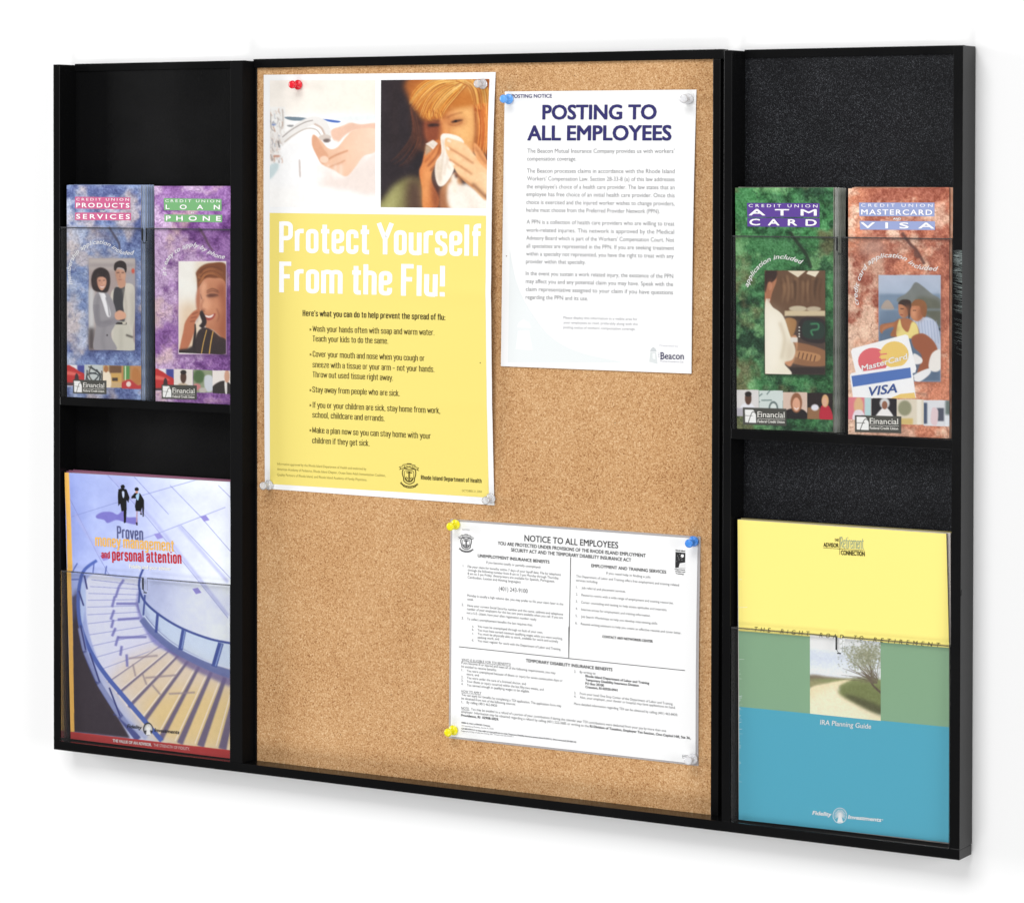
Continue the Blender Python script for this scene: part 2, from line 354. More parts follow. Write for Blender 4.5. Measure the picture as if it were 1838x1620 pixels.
    # neck and collar
    a.poly([(1400, 1040), (1500, 930), (1560, 1000), (1520, 1180), (1400, 1180)], (196, 136, 90), 3); a.poly([(1410, 1060), (1440, 1020), (1450, 1180), (1405, 1180)], (140, 80, 50), 6, .7)
    a.poly([(1460, 1000), (1560, 1010), (1600, 1000), (1740, 1110), (1740, 1180), (1480, 1180)], (250, 240, 228), 3); a.line([(1540, 1020), (1600, 1080), (1640, 1180)], 20, (226, 208, 190), 6, .8)
    a.poly([(1480, 950), (1520, 930), (1520, 1060), (1490, 1050)], (246, 232, 214), 2); a.ell(1518, 940, 12, 20, (60, 30, 24), 2)
    # left hand
    a.poly([(1300, 760), (1390, 690), (1415, 760), (1400, 830), (1350, 900), (1340, 980), (1390, 1100), (1370, 1180), (1280, 1180), (1270, 1040), (1250, 920), (1270, 860)], (216, 128, 68), 1.2)
    a.poly([(1290, 900), (1330, 850), (1330, 960), (1300, 1180), (1285, 1180), (1275, 1040)], (240, 166, 100), 6, .9); a.ell(1360, 790, 30, 22, (242, 172, 110), 6, .8, -.8)
    a.line([(1310, 880), (1380, 800), (1405, 720)], 9, (132, 62, 30), 1.6); a.line([(1290, 850), (1350, 780), (1390, 700)], 7, (160, 82, 42), 1.6); a.line([(1330, 910), (1395, 840), (1410, 780)], 9, (120, 56, 30), 1.6)
    a.poly([(1345, 960), (1395, 1080), (1380, 1180), (1355, 1180), (1340, 1060)], (120, 56, 32), 5, .8)
    # tissue
    a.poly([(1296, 720), (1350, 690), (1386, 716), (1350, 760)], (236, 224, 212), .8, 1, False); a.poly([(1300, 725), (1340, 760), (1310, 790), (1294, 800)], (186, 156, 128), 1.5); a.line([(1320, 712), (1356, 740)], 6, (206, 186, 168), 1.5)
    a.poly([(1405, 665), (1450, 645), (1540, 670), (1570, 720), (1500, 780), (1500, 900), (1440, 1000), (1390, 1015), (1365, 940), (1370, 850), (1410, 780)], (250, 240, 228), .8)
    a.poly([(1372, 860), (1400, 820), (1410, 1000), (1388, 1010), (1366, 940)], (222, 200, 176), 4, .8)
    for L, w in (([(1420, 800), (1410, 900), (1400, 980)], 9), ([(1470, 720), (1450, 840), (1470, 900)], 8), ([(1440, 860), (1430, 940)], 7), ([(1415, 690), (1430, 740), (1420, 800)], 9)): a.line(L, w, (206, 184, 160), 2)
    # right hand
    a.poly([(1440, 680), (1500, 690), (1580, 720), (1650, 800), (1735, 860), (1735, 1110), (1640, 1040), (1540, 950), (1480, 850), (1440, 760)], (242, 190, 138), 1)
    a.poly([(1640, 720), (1670, 730), (1735, 830), (1735, 900), (1660, 820)], (232, 160, 100), 1); a.line([(1650, 740), (1700, 820), (1735, 860)], 8, (160, 88, 46), 2)
    for L in ([(1480, 700), (1570, 745), (1650, 815)], [(1490, 790), (1560, 835), (1650, 890)], [(1500, 880), (1570, 920), (1660, 970)]): a.line(L, 26, (254, 220, 178), 5, .8)
    for L in ([(1458, 745), (1545, 795), (1640, 860)], [(1462, 828), (1540, 875), (1630, 935)], [(1500, 925), (1560, 965), (1640, 1025)]): a.line(L, 8, (176, 100, 56), 1.6)
    for L in ([(1452, 692), (1478, 704)], [(1446, 742), (1466, 762)], [(1476, 846), (1500, 872)]): a.line(L, 15, (254, 232, 210), 1.2)
    for x, y in ((1570, 760), (1566, 838), (1580, 925)): a.line([(x-4, y-14), (x+6, y+10)], 5, (206, 138, 90), 2, .7)
    a.poly([(1660, 880), (1735, 930), (1735, 1060), (1690, 1010)], (253, 222, 180), 9, .8); a.line([(1630, 1000), (1690, 1060), (1740, 1104)], 14, (110, 58, 36), 2.5)
    a.grain(8, 26, 15); a.grain(7, 4, 5); return a

def people_strip(a, boxes, seed):
    rng = random.Random(seed)
    for (x0, y0, x1, y1, kind) in boxes:
        w, h = x1-x0, y1-y0
        R = lambda u, v: (x0+u*w, y0+v*h)
        a.clip(x0, y0, x1, y1)
        if kind == 'car':
            a.rect(x0, y0, x1, y1, (238, 236, 238)); a.rect(x0+.6*w, y0, x1, y0+.5*h, (70, 74, 150), 1)
            a.poly([R(0, .05), R(.35, .1), R(.7, .3), R(1, .45), R(1, .8), R(.6, .95), R(0, 1)], (196, 52, 52), .6); a.poly([R(0, .3), R(.4, .35), R(.8, .5), R(.4, .5), R(0, .45)], (232, 110, 100), 1)
            a.ell(*R(.56, .75), .12*w, .35*h, (60, 46, 50), .5); a.rect(*R(0, .85), *R(1, 1), (80, 60, 64), 1)
        elif kind == 'branches':
            a.rect(x0, y0, x1, y1, (200, 206, 204))
            for i in range(9): a.line([R(rng.random(), rng.random()*.4), R(rng.random(), .5), R(rng.random(), 1)], .07*w, rng.choice([(60, 66, 70), (96, 92, 84), (232, 240, 238)]), .4)
        elif kind == 'counter':
            a.rect(x0, y0, x1, y1, (206, 176, 130)); a.rect(*R(.35, 0), *R(1, .35), (120, 86, 60), 1); a.rect(*R(.45, .35), *R(1, .75), (214, 170, 96), .8); a.rect(*R(.5, .55), *R(.8, .7), (80, 66, 56), .6)
            a.poly([R(.1, .25), R(.35, .3), R(.45, .6), R(.4, 1), R(0, 1), R(0, .4)], (246, 232, 208), .8); a.ell(*R(.18, .16), .12*w, .16*h, (176, 120, 76), .6)
        elif kind == 'kids':
            a.rect(x0, y0, x1, y1, (196, 140, 90)); a.rect(*R(.1, 0), *R(.4, .6), (90, 150, 84), .8); a.rect(*R(.16, 0), *R(.22, .7), (232, 238, 200), .5)
            a.poly([R(.6, .1), R(.85, .2), R(.95, .7), R(.7, .8), R(.5, .5)], (190, 126, 70), 1); a.poly([R(0, .75), R(.4, .6), R(.8, .85), R(1, .8), R(1, 1), R(0, 1)], (192, 60, 62), .8); a.ell(*R(.35, .8), .12*w, .12*h, (240, 220, 210), .6)
        elif kind == 'man':
            a.rect(x0, y0, x1, y1, (226, 222, 220)); a.poly([R(.2, .6), R(.45, .5), R(.7, .55), R(.9, .8), R(.9, 1), R(.1, 1)], (238, 238, 244), .6); a.ell(*R(.52, .33), .15*w, .24*h, (92, 62, 48), .6); a.ell(*R(.52, .16), .15*w, .1*h, (34, 26, 26), .6)
        elif kind == 'phoneman':
            a.rect(x0, y0, x1, y1, (236, 228, 220)); a.poly([R(.1, .75), R(.4, .6), R(.75, .7), R(.9, 1), R(0, 1)], (206, 186, 160), .6); a.ell(*R(.5, .36), .16*w, .26*h, (84, 58, 46), .6); a.ell(*R(.5, .14), .16*w, .1*h, (40, 32, 30), .6)
        elif kind == 'garden':
            a.rect(x0, y0, x1, y1, (150, 160, 130)); a.ell(*R(.3, .3), .3*w, .3*h, (84, 110, 70), 1.5); a.poly([R(.6, .3), R(1, .3), R(1, .9), R(.65, .9)], (210, 214, 220), .8); a.ell(*R(.2, .75), .2*w, .15*h, (206, 130, 130), 1); a.ell(*R(.5, .9), .2*w, .12*h, (196, 190, 180), .8)
        elif kind == 'suit':
            a.rect(x0, y0, x1, y1, (240, 232, 226)); a.poly([R(0, .7), R(.3, .5), R(.6, .45), R(.9, .6), R(1, 1), R(0, 1)], (52, 46, 44), .6); a.poly([R(.6, .5), R(.72, .5), R(.72, 1), R(.64, 1)], (240, 236, 230), .5); a.ell(*R(.72, .25), .13*w, .28*h, (216, 166, 140), .6)
        elif kind == 'money':
            a.rect(x0, y0, x1, y1, (214, 224, 220))
            for i in range(7):
                p = R(rng.random(), rng.random()); a.line([p, (p[0]+.5*w*rng.uniform(-1, 1), p[1]+.5*h*rng.uniform(-.4, .4))], .05*w, (120, 140, 136), .5)
            a.ell(*R(.6, .66), .2*w, .26*h, (110, 126, 124), .5); a.ell(*R(.6, .66), .13*w, .18*h, (226, 234, 230), .5)
        elif kind == 'woman':
            a.rect(x0, y0, x1, y1, (222, 196, 180)); a.poly([R(.1, .7), R(.5, .6), R(.9, .7), R(1, 1), R(0, 1)], (34, 28, 30), .6); a.ell(*R(.55, .4), .24*w, .38*h, (150, 100, 70), .8); a.ell(*R(.55, .46), .16*w, .26*h, (226, 170, 140), .6); a.line([R(.46, .58), R(.56, .64), R(.64, .58)], .04*w, (246, 236, 230), .4)
        elif kind == 'red':
            a.rect(x0, y0, x1, y1, (40, 28, 28)); a.rect(*R(0, .55), *R(.5, 1), (150, 110, 76), .8); a.poly([R(.55, .5), R(.85, .5), R(1, 1), R(.5, 1)], (190, 42, 62), .6); a.ell(*R(.7, .3), .14*w, .24*h, (226, 180, 130), .7); a.ell(*R(.68, .34), .09*w, .16*h, (230, 180, 150), .5); a.ell(*R(.3, .55), .15*w, .12*h, (232, 232, 240), .8)
        elif kind == 'pink':
            a.rect(x0, y0, x1, y1, (226, 130, 140)); a.ell(*R(.45, .4), .2*w, .4*h, (226, 186, 140), 1); a.rect(*R(.7, 0), *R(1, 1), (190, 220, 220), 1); a.poly([R(.3, .6), R(.6, .6), R(.7, 1), R(.2, 1)], (236, 226, 232), .6)
        elif kind == 'bride':
            a.rect(x0, y0, x1, y1, (32, 28, 34)); a.poly([R(.4, .45), R(.65, .45), R(.9, 1), R(.1, 1)], (244, 242, 240), .7); a.ell(*R(.52, .22), .2*w, .24*h, (220, 220, 220), 1); a.ell(*R(.52, .3), .11*w, .18*h, (150, 100, 76), .5)
        elif kind == 'flowers':
            a.rect(x0, y0, x1, y1, (226, 216, 196)); a.ell(*R(.3, .35), .25*w, .3*h, (150, 150, 120), 1.2); a.rect(*R(.75, 0), *R(.92, 1), (240, 234, 220), 1); a.rect(*R(0, .75), *R(.6, 1), (216, 190, 120), 1.2)
        elif kind == 'shop':
            a.rect(x0, y0, x1, y1, (226, 228, 232)); a.rect(*R(.45, .3), *R(.7, .8), (80, 84, 100), 1); a.poly([R(.3, .3), R(.5, .4), R(.45, .95), R(.25, .85)], (230, 206, 210), .7); a.rect(*R(0, .1), *R(.12, .9), (70, 84, 110), 1); a.rect(*R(.75, .6), *R(1, 1), (236, 240, 244), .5); a.rect(*R(.75, 0), *R(1, .55), (110, 124, 120), 1.5)
    a.clip()

def logo_box(a, x0, y0, x1, y1, sq):
    a.poly([(x0, y0), (x1, y0+8), (x1, y1+8), (x0, y1)], (76, 76, 70), .3, 1, False)
    a.poly(sq, (250, 250, 246), .25, 1, False)
    (ax, ay), (bx, by), (cx, cy), (dx, dy) = sq
    w, h = bx-ax, dy-ay
    a.line([(ax-.1*w, ay+.47*h), (ax+.7*w, ay+.5*h)], .035*w, (70, 70, 66), .25, 1, False)
    a.line([(ax+.3*w, ay+1.05*h), (ax+.5*w, ay+.55*h), (ax+.7*w, ay+.2*h), (ax+.98*w, ay+.28*h)], .06*w, (70, 70, 66), .25)
    a.poly([(ax+.74*w, ay-.02*h), (ax+1.02*w, ay-.02*h), (ax+1.02*w, ay+.42*h), (ax+.9*w, ay+.2*h)], (76, 76, 70), .3, 1)

def crack(a, P, col): a.line(P, 16, col, .8, .8); a.line(P[:3], 26, col, 2, .35)

def art_blue():
    a = Art([(119.8, 332.4), (253.5, 332.5), (253.2, 717.3), (120.6, 712)], 160, 460, (120, 140, 190))
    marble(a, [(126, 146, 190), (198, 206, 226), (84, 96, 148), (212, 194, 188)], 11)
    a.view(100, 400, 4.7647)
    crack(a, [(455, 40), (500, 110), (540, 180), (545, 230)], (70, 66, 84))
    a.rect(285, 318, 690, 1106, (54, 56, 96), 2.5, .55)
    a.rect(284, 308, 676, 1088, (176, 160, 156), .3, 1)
    a.rect(284, 308, 676, 400, (196, 186, 180), 3); a.rect(284, 350, 676, 380, (160, 150, 150), 3); a.rect(600, 440, 676, 760, (170, 166, 172), 4); a.ell(660, 415, 12, 22, (214, 84, 66), 1)
    a.rect(284, 560, 330, 960, (212, 212, 212), 3); a.rect(284, 900, 330, 1086, (78, 70, 72), 3)
    a.clip(285, 309, 675, 1087)
    # man
    a.poly([(510, 560), (600, 520), (672, 560), (676, 800), (660, 900), (640, 1086), (500, 1086), (470, 800), (470, 620)], (214, 208, 196), .6)
    a.poly([(500, 570), (545, 550), (590, 540), (575, 700), (590, 840), (500, 850), (490, 720)], (62, 62, 66), .6)
    a.poly([(505, 870), (610, 860), (660, 1000), (676, 1086), (510, 1086)], (206, 202, 188), .8); a.line([(600, 960), (660, 980)], 16, (96, 90, 84), 1)
    a.line([(510, 860), (605, 862)], 18, (40, 36, 36), .5); a.rect(570, 852, 600, 868, (220, 214, 196), .4)
    a.poly([(515, 410), (560, 400), (595, 430), (592, 490), (560, 525), (530, 510), (515, 460)], (206, 158, 132), .5); a.poly([(530, 500), (590, 490), (592, 545), (545, 560)], (204, 154, 128), .7)
    a.poly([(498, 400), (505, 350), (550, 326), (595, 345), (606, 400), (596, 430), (580, 395), (530, 385), (512, 415)], (44, 34, 34), .5)
    a.poly([(515, 410), (532, 410), (530, 480), (545, 515), (525, 500), (514, 460)], (170, 120, 96), 2.5, .6)
    a.line([(520, 430), (545, 428)], 6, (60, 36, 32), .8); a.line([(562, 430), (584, 428)], 6, (60, 36, 32), .8); a.line([(552, 440), (546, 466), (556, 470)], 5, (150, 98, 78), .8); a.line([(536, 488), (564, 488)], 5, (140, 80, 72), .8); a.ell(574, 456, 12, 12, (224, 178, 150), 2.5, .7)
    a.line([(575, 560), (600, 700), (596, 850)], 12, (184, 176, 162), 2); a.line([(640, 600), (652, 760), (640, 880)], 14, (186, 180, 168), 3); a.poly([(660, 580), (676, 600), (676, 900), (660, 880)], (180, 174, 164), 3, .8); a.line([(560, 900), (556, 1086)], 10, (170, 166, 152), 3)
    # woman
    a.poly([(330, 640), (370, 590), (440, 600), (500, 700), (520, 840), (470, 960), (520, 1086), (330, 1086), (345, 880), (320, 740)], (158, 154, 158), .6)
    a.line([(350, 700), (370, 860), (470, 850), (540, 815)], 52, (146, 142, 148), .8)
    a.poly([(365, 580), (420, 610), (470, 780), (440, 800), (400, 680)], (244, 242, 244), .6)
    a.poly([(305, 480), (330, 410), (390, 385), (450, 420), (466, 500), (450, 580), (420, 600), (350, 590), (315, 560)], (44, 32, 32), .9)
    a.poly([(358, 480), (395, 465), (430, 485), (428, 540), (395, 580), (365, 545)], (218, 164, 138), .6)
    a.strands([(330, 430), (320, 500), (340, 580)], [(455, 430), (460, 500), (440, 580)], 26, 6, [(70, 52, 50), (30, 22, 24), (96, 74, 68)], 3, .8, .6)
    a.poly([(358, 480), (395, 465), (430, 485), (428, 540), (395, 580), (365, 545)], (216, 162, 136), .9); a.poly([(358, 480), (372, 480), (374, 550), (392, 578), (366, 546)], (166, 112, 92), 2.5, .7)
    a.poly([(378, 540), (398, 546), (418, 538), (408, 556), (388, 556)], (244, 228, 222), .7); a.line([(378, 538), (398, 545), (418, 536)], 3, (160, 70, 64), .6); a.line([(368, 497), (386, 496)], 5, (56, 34, 32), .7); a.line([(404, 496), (422, 494)], 5, (56, 34, 32), .7); a.line([(396, 500), (394, 522)], 5, (180, 122, 100), .9); a.ell(410, 516, 8, 8, (234, 186, 160), 2, .7)
    a.line([(372, 610), (350, 760), (372, 880)], 12, (118, 114, 120), 3); a.line([(420, 880), (400, 1000), (420, 1086)], 12, (128, 124, 130), 3); a.line([(390, 850), (480, 850)], 10, (112, 108, 114), 3)
    a.poly([(505, 780), (545, 750), (595, 775), (592, 820), (520, 830)], (222, 170, 142), .6)
    a.line([(430, 640), (450, 720), (460, 800)], 8, (110, 106, 112), 1); a.ell(440, 962, 6, 8, (50, 46, 50), .4)
    a.view(100, 400, 4.7647)
    a.clip(); people_strip(a, [(95, 1215, 248, 1390, 'car'), (248, 1212, 402, 1400, 'branches'), (402, 1218, 562, 1408, 'counter'), (562, 1222, 735, 1416, 'kids')], 5)
    a.rect(95, 1390, 160, 1396, (200, 206, 226), .3)
    logo_box(a, 150, 1338, 434, 1456, [(158, 1350), (224, 1352), (226, 1448), (160, 1444)])
    return a

def art_purple():
    a = Art([(277, 334), (417, 334), (417, 727), (279.4, 719.6)], 168, 470, (150, 100, 165))
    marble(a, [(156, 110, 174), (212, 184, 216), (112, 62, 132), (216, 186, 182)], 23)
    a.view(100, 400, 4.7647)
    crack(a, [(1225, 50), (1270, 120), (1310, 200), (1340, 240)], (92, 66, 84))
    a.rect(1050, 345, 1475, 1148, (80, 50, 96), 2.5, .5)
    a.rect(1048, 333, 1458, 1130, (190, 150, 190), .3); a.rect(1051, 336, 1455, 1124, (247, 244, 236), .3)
    a.clip(1051, 336, 1456, 1124)
    a.rect(1200, 336, 1456, 520, (236, 222, 200), 5); a.rect(1051, 690, 1230, 1124, (236, 210, 180), 10)
    a.poly([(1205, 480), (1200, 430), (1250, 375), (1330, 350), (1456, 370), (1456, 620), (1400, 560), (1310, 490), (1240, 540), (1215, 600)], (132, 76, 44), 1)
    a.strands([(1210, 470), (1260, 400), (1350, 370), (1450, 400)], [(1230, 540), (1290, 460), (1380, 470), (1456, 560)], 40, 9, [(186, 120, 70), (100, 52, 30), (160, 96, 56)], 8, .5, .8)
    a.poly([(1235, 560), (1270, 490), (1340, 480), (1456, 540), (1456, 1010), (1400, 970), (1340, 920), (1290, 910), (1270, 850), (1255, 770), (1235, 740), (1245, 660)], (206, 140, 104), .8)
    a.poly([(1380, 560), (1456, 560), (1456, 1010), (1400, 930), (1420, 760)], (160, 90, 62), 5)
    a.poly([(1250, 640), (1300, 600), (1330, 700), (1290, 760), (1245, 740)], (232, 172, 136), 4)
    a.line([(1235, 615), (1248, 660)], 9, (70, 36, 30), .8); a.line([(1300, 630), (1340, 618), (1390, 626)], 15, (150, 90, 68), 2.5, .7); a.line([(1290, 590), (1340, 570), (1390, 590)], 7, (116, 66, 46), .8)
    a.poly([(1265, 790), (1310, 800), (1365, 780), (1345, 825), (1300, 840), (1270, 815)], (166, 72, 66), .7); a.poly([(1272, 793), (1310, 802), (1350, 787), (1330, 815), (1290, 815)], (250, 240, 232), .5)
    a.line([(1240, 745), (1275, 765)], 8, (130, 70, 50), 1); a.line([(1375, 740), (1395, 800), (1380, 850)], 8, (140, 78, 56), 1.5)
    a.poly([(1275, 900), (1340, 925), (1400, 975), (1456, 1010), (1456, 1124), (1180, 1124), (1200, 980), (1230, 920)], (56, 44, 44), .8)
    a.line([(1290, 920), (1262, 1030), (1245, 1124)], 8, (214, 170, 90), .4); a.line([(1345, 930), (1325, 1030), (1312, 1124)], 10, (214, 170, 90), .4)
    a.poly([(1215, 570), (1240, 560), (1235, 760), (1205, 740), (1200, 640)], (190, 120, 90), 1.5)
    a.line([(1235, 760), (1270, 850), (1240, 900)], 40, (46, 36, 38), .8); a.line([(1215, 790), (1190, 860)], 36, (216, 204, 196), 1); a.line([(1185, 870), (1190, 960), (1180, 1060), (1195, 1124)], 22, (44, 36, 36), .7)
    a.poly([(1170, 770), (1230, 745), (1225, 800), (1190, 860), (1180, 950), (1120, 1090), (1060, 1100), (1090, 940), (1110, 850)], (196, 122, 88), .8)
    for L in ([(1165, 790), (1215, 770)], [(1155, 820), (1205, 810)], [(1150, 850), (1190, 845)]): a.line(L, 7, (140, 74, 52), .8)
    a.poly([(1051, 1090), (1120, 1080), (1180, 1060), (1190, 1124), (1051, 1124)], (50, 40, 40), 1.5)
    a.poly([(1240, 560), (1275, 500), (1290, 560), (1262, 640), (1262, 740), (1238, 742), (1246, 660)], (240, 184, 150), 3, .8); a.ell(1340, 700, 40, 34, (226, 160, 122), 10, .8); a.line([(1262, 660), (1245, 715), (1258, 745), (1280, 745)], 7, (164, 96, 70), 1.4)
    a.poly([(1292, 634), (1330, 622), (1384, 630), (1340, 640), (1306, 641)], (74, 38, 32), 1.8); a.line([(1288, 630), (1334, 617), (1392, 628)], 6, (60, 32, 28), 1.2, .9); a.line([(1290, 606), (1340, 588), (1396, 604)], 9, (96, 52, 36), 1.2, .8); a.line([(1300, 660), (1350, 658)], 7, (168, 100, 74), 2, .7)
    a.poly([(1340, 860), (1400, 830), (1440, 900), (1420, 970), (1350, 920)], (176, 106, 76), 8, .7); a.grain(7, 20, 12)
    a.clip(); people_strip(a, [(850, 1250, 1010, 1440, 'car'), (1012, 1252, 1172, 1445, 'phoneman'), (1174, 1258, 1338, 1450, 'garden'), (1340, 1264, 1510, 1460, 'suit')], 6)
    a.rect(850, 1432, 915, 1438, (220, 200, 226), .3)
    logo_box(a, 907, 1382, 1206, 1502, [(916, 1394), (988, 1396), (990, 1490), (918, 1488)])
    return a

def art_green():
    a = Art([(1319.6, 337.2), (1496, 336.8), (1495.5, 775), (1323, 769)], 190, 470, (60, 120, 70))
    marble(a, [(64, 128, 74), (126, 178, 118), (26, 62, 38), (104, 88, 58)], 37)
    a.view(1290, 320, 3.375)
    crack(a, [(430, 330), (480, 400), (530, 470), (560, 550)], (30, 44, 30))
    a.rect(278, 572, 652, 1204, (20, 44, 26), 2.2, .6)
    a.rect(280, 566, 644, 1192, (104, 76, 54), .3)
    a.clip(281, 567, 644, 1191)
    a.rect(280, 566, 644, 800, (110, 80, 58), 2); a.strands([(360, 600), (380, 680), (360, 760)], [(640, 600), (620, 700), (640, 790)], 40, 16, [(70, 48, 34), (140, 104, 74), (90, 60, 40), (156, 120, 88)], 4, 1.5, .7)
    a.poly([(415, 566), (530, 566), (480, 608)], (236, 222, 196), .5, 1, False); a.poly([(545, 566), (612, 566), (585, 606), (530, 585)], (240, 228, 204), .5, 1, False)
    a.ell(480, 798, 54, 18, (204, 190, 162), .8); a.ell(575, 800, 44, 16, (196, 180, 154), .8)
    a.rect(400, 810, 644, 848, (214, 196, 160), .8); a.rect(400, 842, 644, 880, (70, 54, 46), 1)
    a.rect(400, 870, 644, 1192, (84, 66, 58), 1.2); a.poly([(500, 860), (644, 872), (644, 1000), (500, 980)], (50, 42, 42), .8); a.poly([(520, 875), (630, 885), (628, 975), (516, 965)], (40, 58, 50), .7)
    a.line([(555, 890), (600, 890), (600, 920), (560, 930), (570, 960)], 10, (70, 140, 96), .8)
    for y in (910, 930, 950, 965): a.ell(488, y, 5, 5, (226, 220, 210), .4)
    a.poly([(400, 860), (470, 870), (450, 960), (400, 980)], (170, 126, 80), 1); a.poly([(430, 1000), (644, 1050), (644, 1140), (440, 1120)], (150, 106, 74), .8); a.poly([(480, 1050), (610, 1075), (590, 1115), (470, 1090)], (190, 140, 96), .6)
    for k in range(5): a.line([(490+k*24, 1058+k*5), (480+k*24, 1096+k*5)], 7, (110, 74, 54), .4)
    a.rect(430, 1150, 644, 1192, (52, 42, 40), 1)
    a.poly([(283, 566), (346, 570), (350, 630), (325, 700), (310, 760), (283, 790)], (184, 124, 90), .7); a.poly([(283, 566), (350, 566), (350, 610), (320, 640), (300, 640), (283, 700)], (58, 40, 34), .8)
    a.ell(312, 660, 12, 26, (206, 146, 112), .6); a.ell(306, 745, 6, 9, (240, 236, 226), .4)
    a.poly([(283, 760), (330, 790), (390, 840), (430, 950), (465, 1050), (440, 1120), (400, 1130), (440, 1192), (283, 1192)], (244, 236, 216), .7)
    a.poly([(310, 800), (370, 860), (380, 1000), (330, 1192), (283, 1192), (283, 900)], (252, 246, 232), 10, .8); a.poly([(420, 980), (460, 1050), (440, 1110), (405, 1120)], (210, 194, 168), 6, .7); a.line([(320, 620), (300, 690), (312, 760)], 10, (150, 92, 66), 3, .8)
    a.line([(370, 880), (400, 980), (380, 1100)], 14, (216, 202, 176), 2.5); a.poly([(400, 1120), (450, 1100), (470, 1020), (440, 970), (470, 960), (476, 1030), (440, 1140)], (206, 148, 110), .8); a.rect(436, 970, 478, 1000, (232, 226, 216), .8)
    a.clip(); people_strip(a, [(110, 1284, 245, 1440, 'man'), (245, 1288, 390, 1446, 'money'), (390, 1298, 536, 1456, 'woman'), (536, 1302, 690, 1460, 'red')], 7)
    a.rect(110, 1392, 160, 1440, (190, 186, 194), .5)
    logo_box(a, 148, 1388, 410, 1490, [(160, 1400), (226, 1403), (228, 1480), (162, 1477)])
    return a

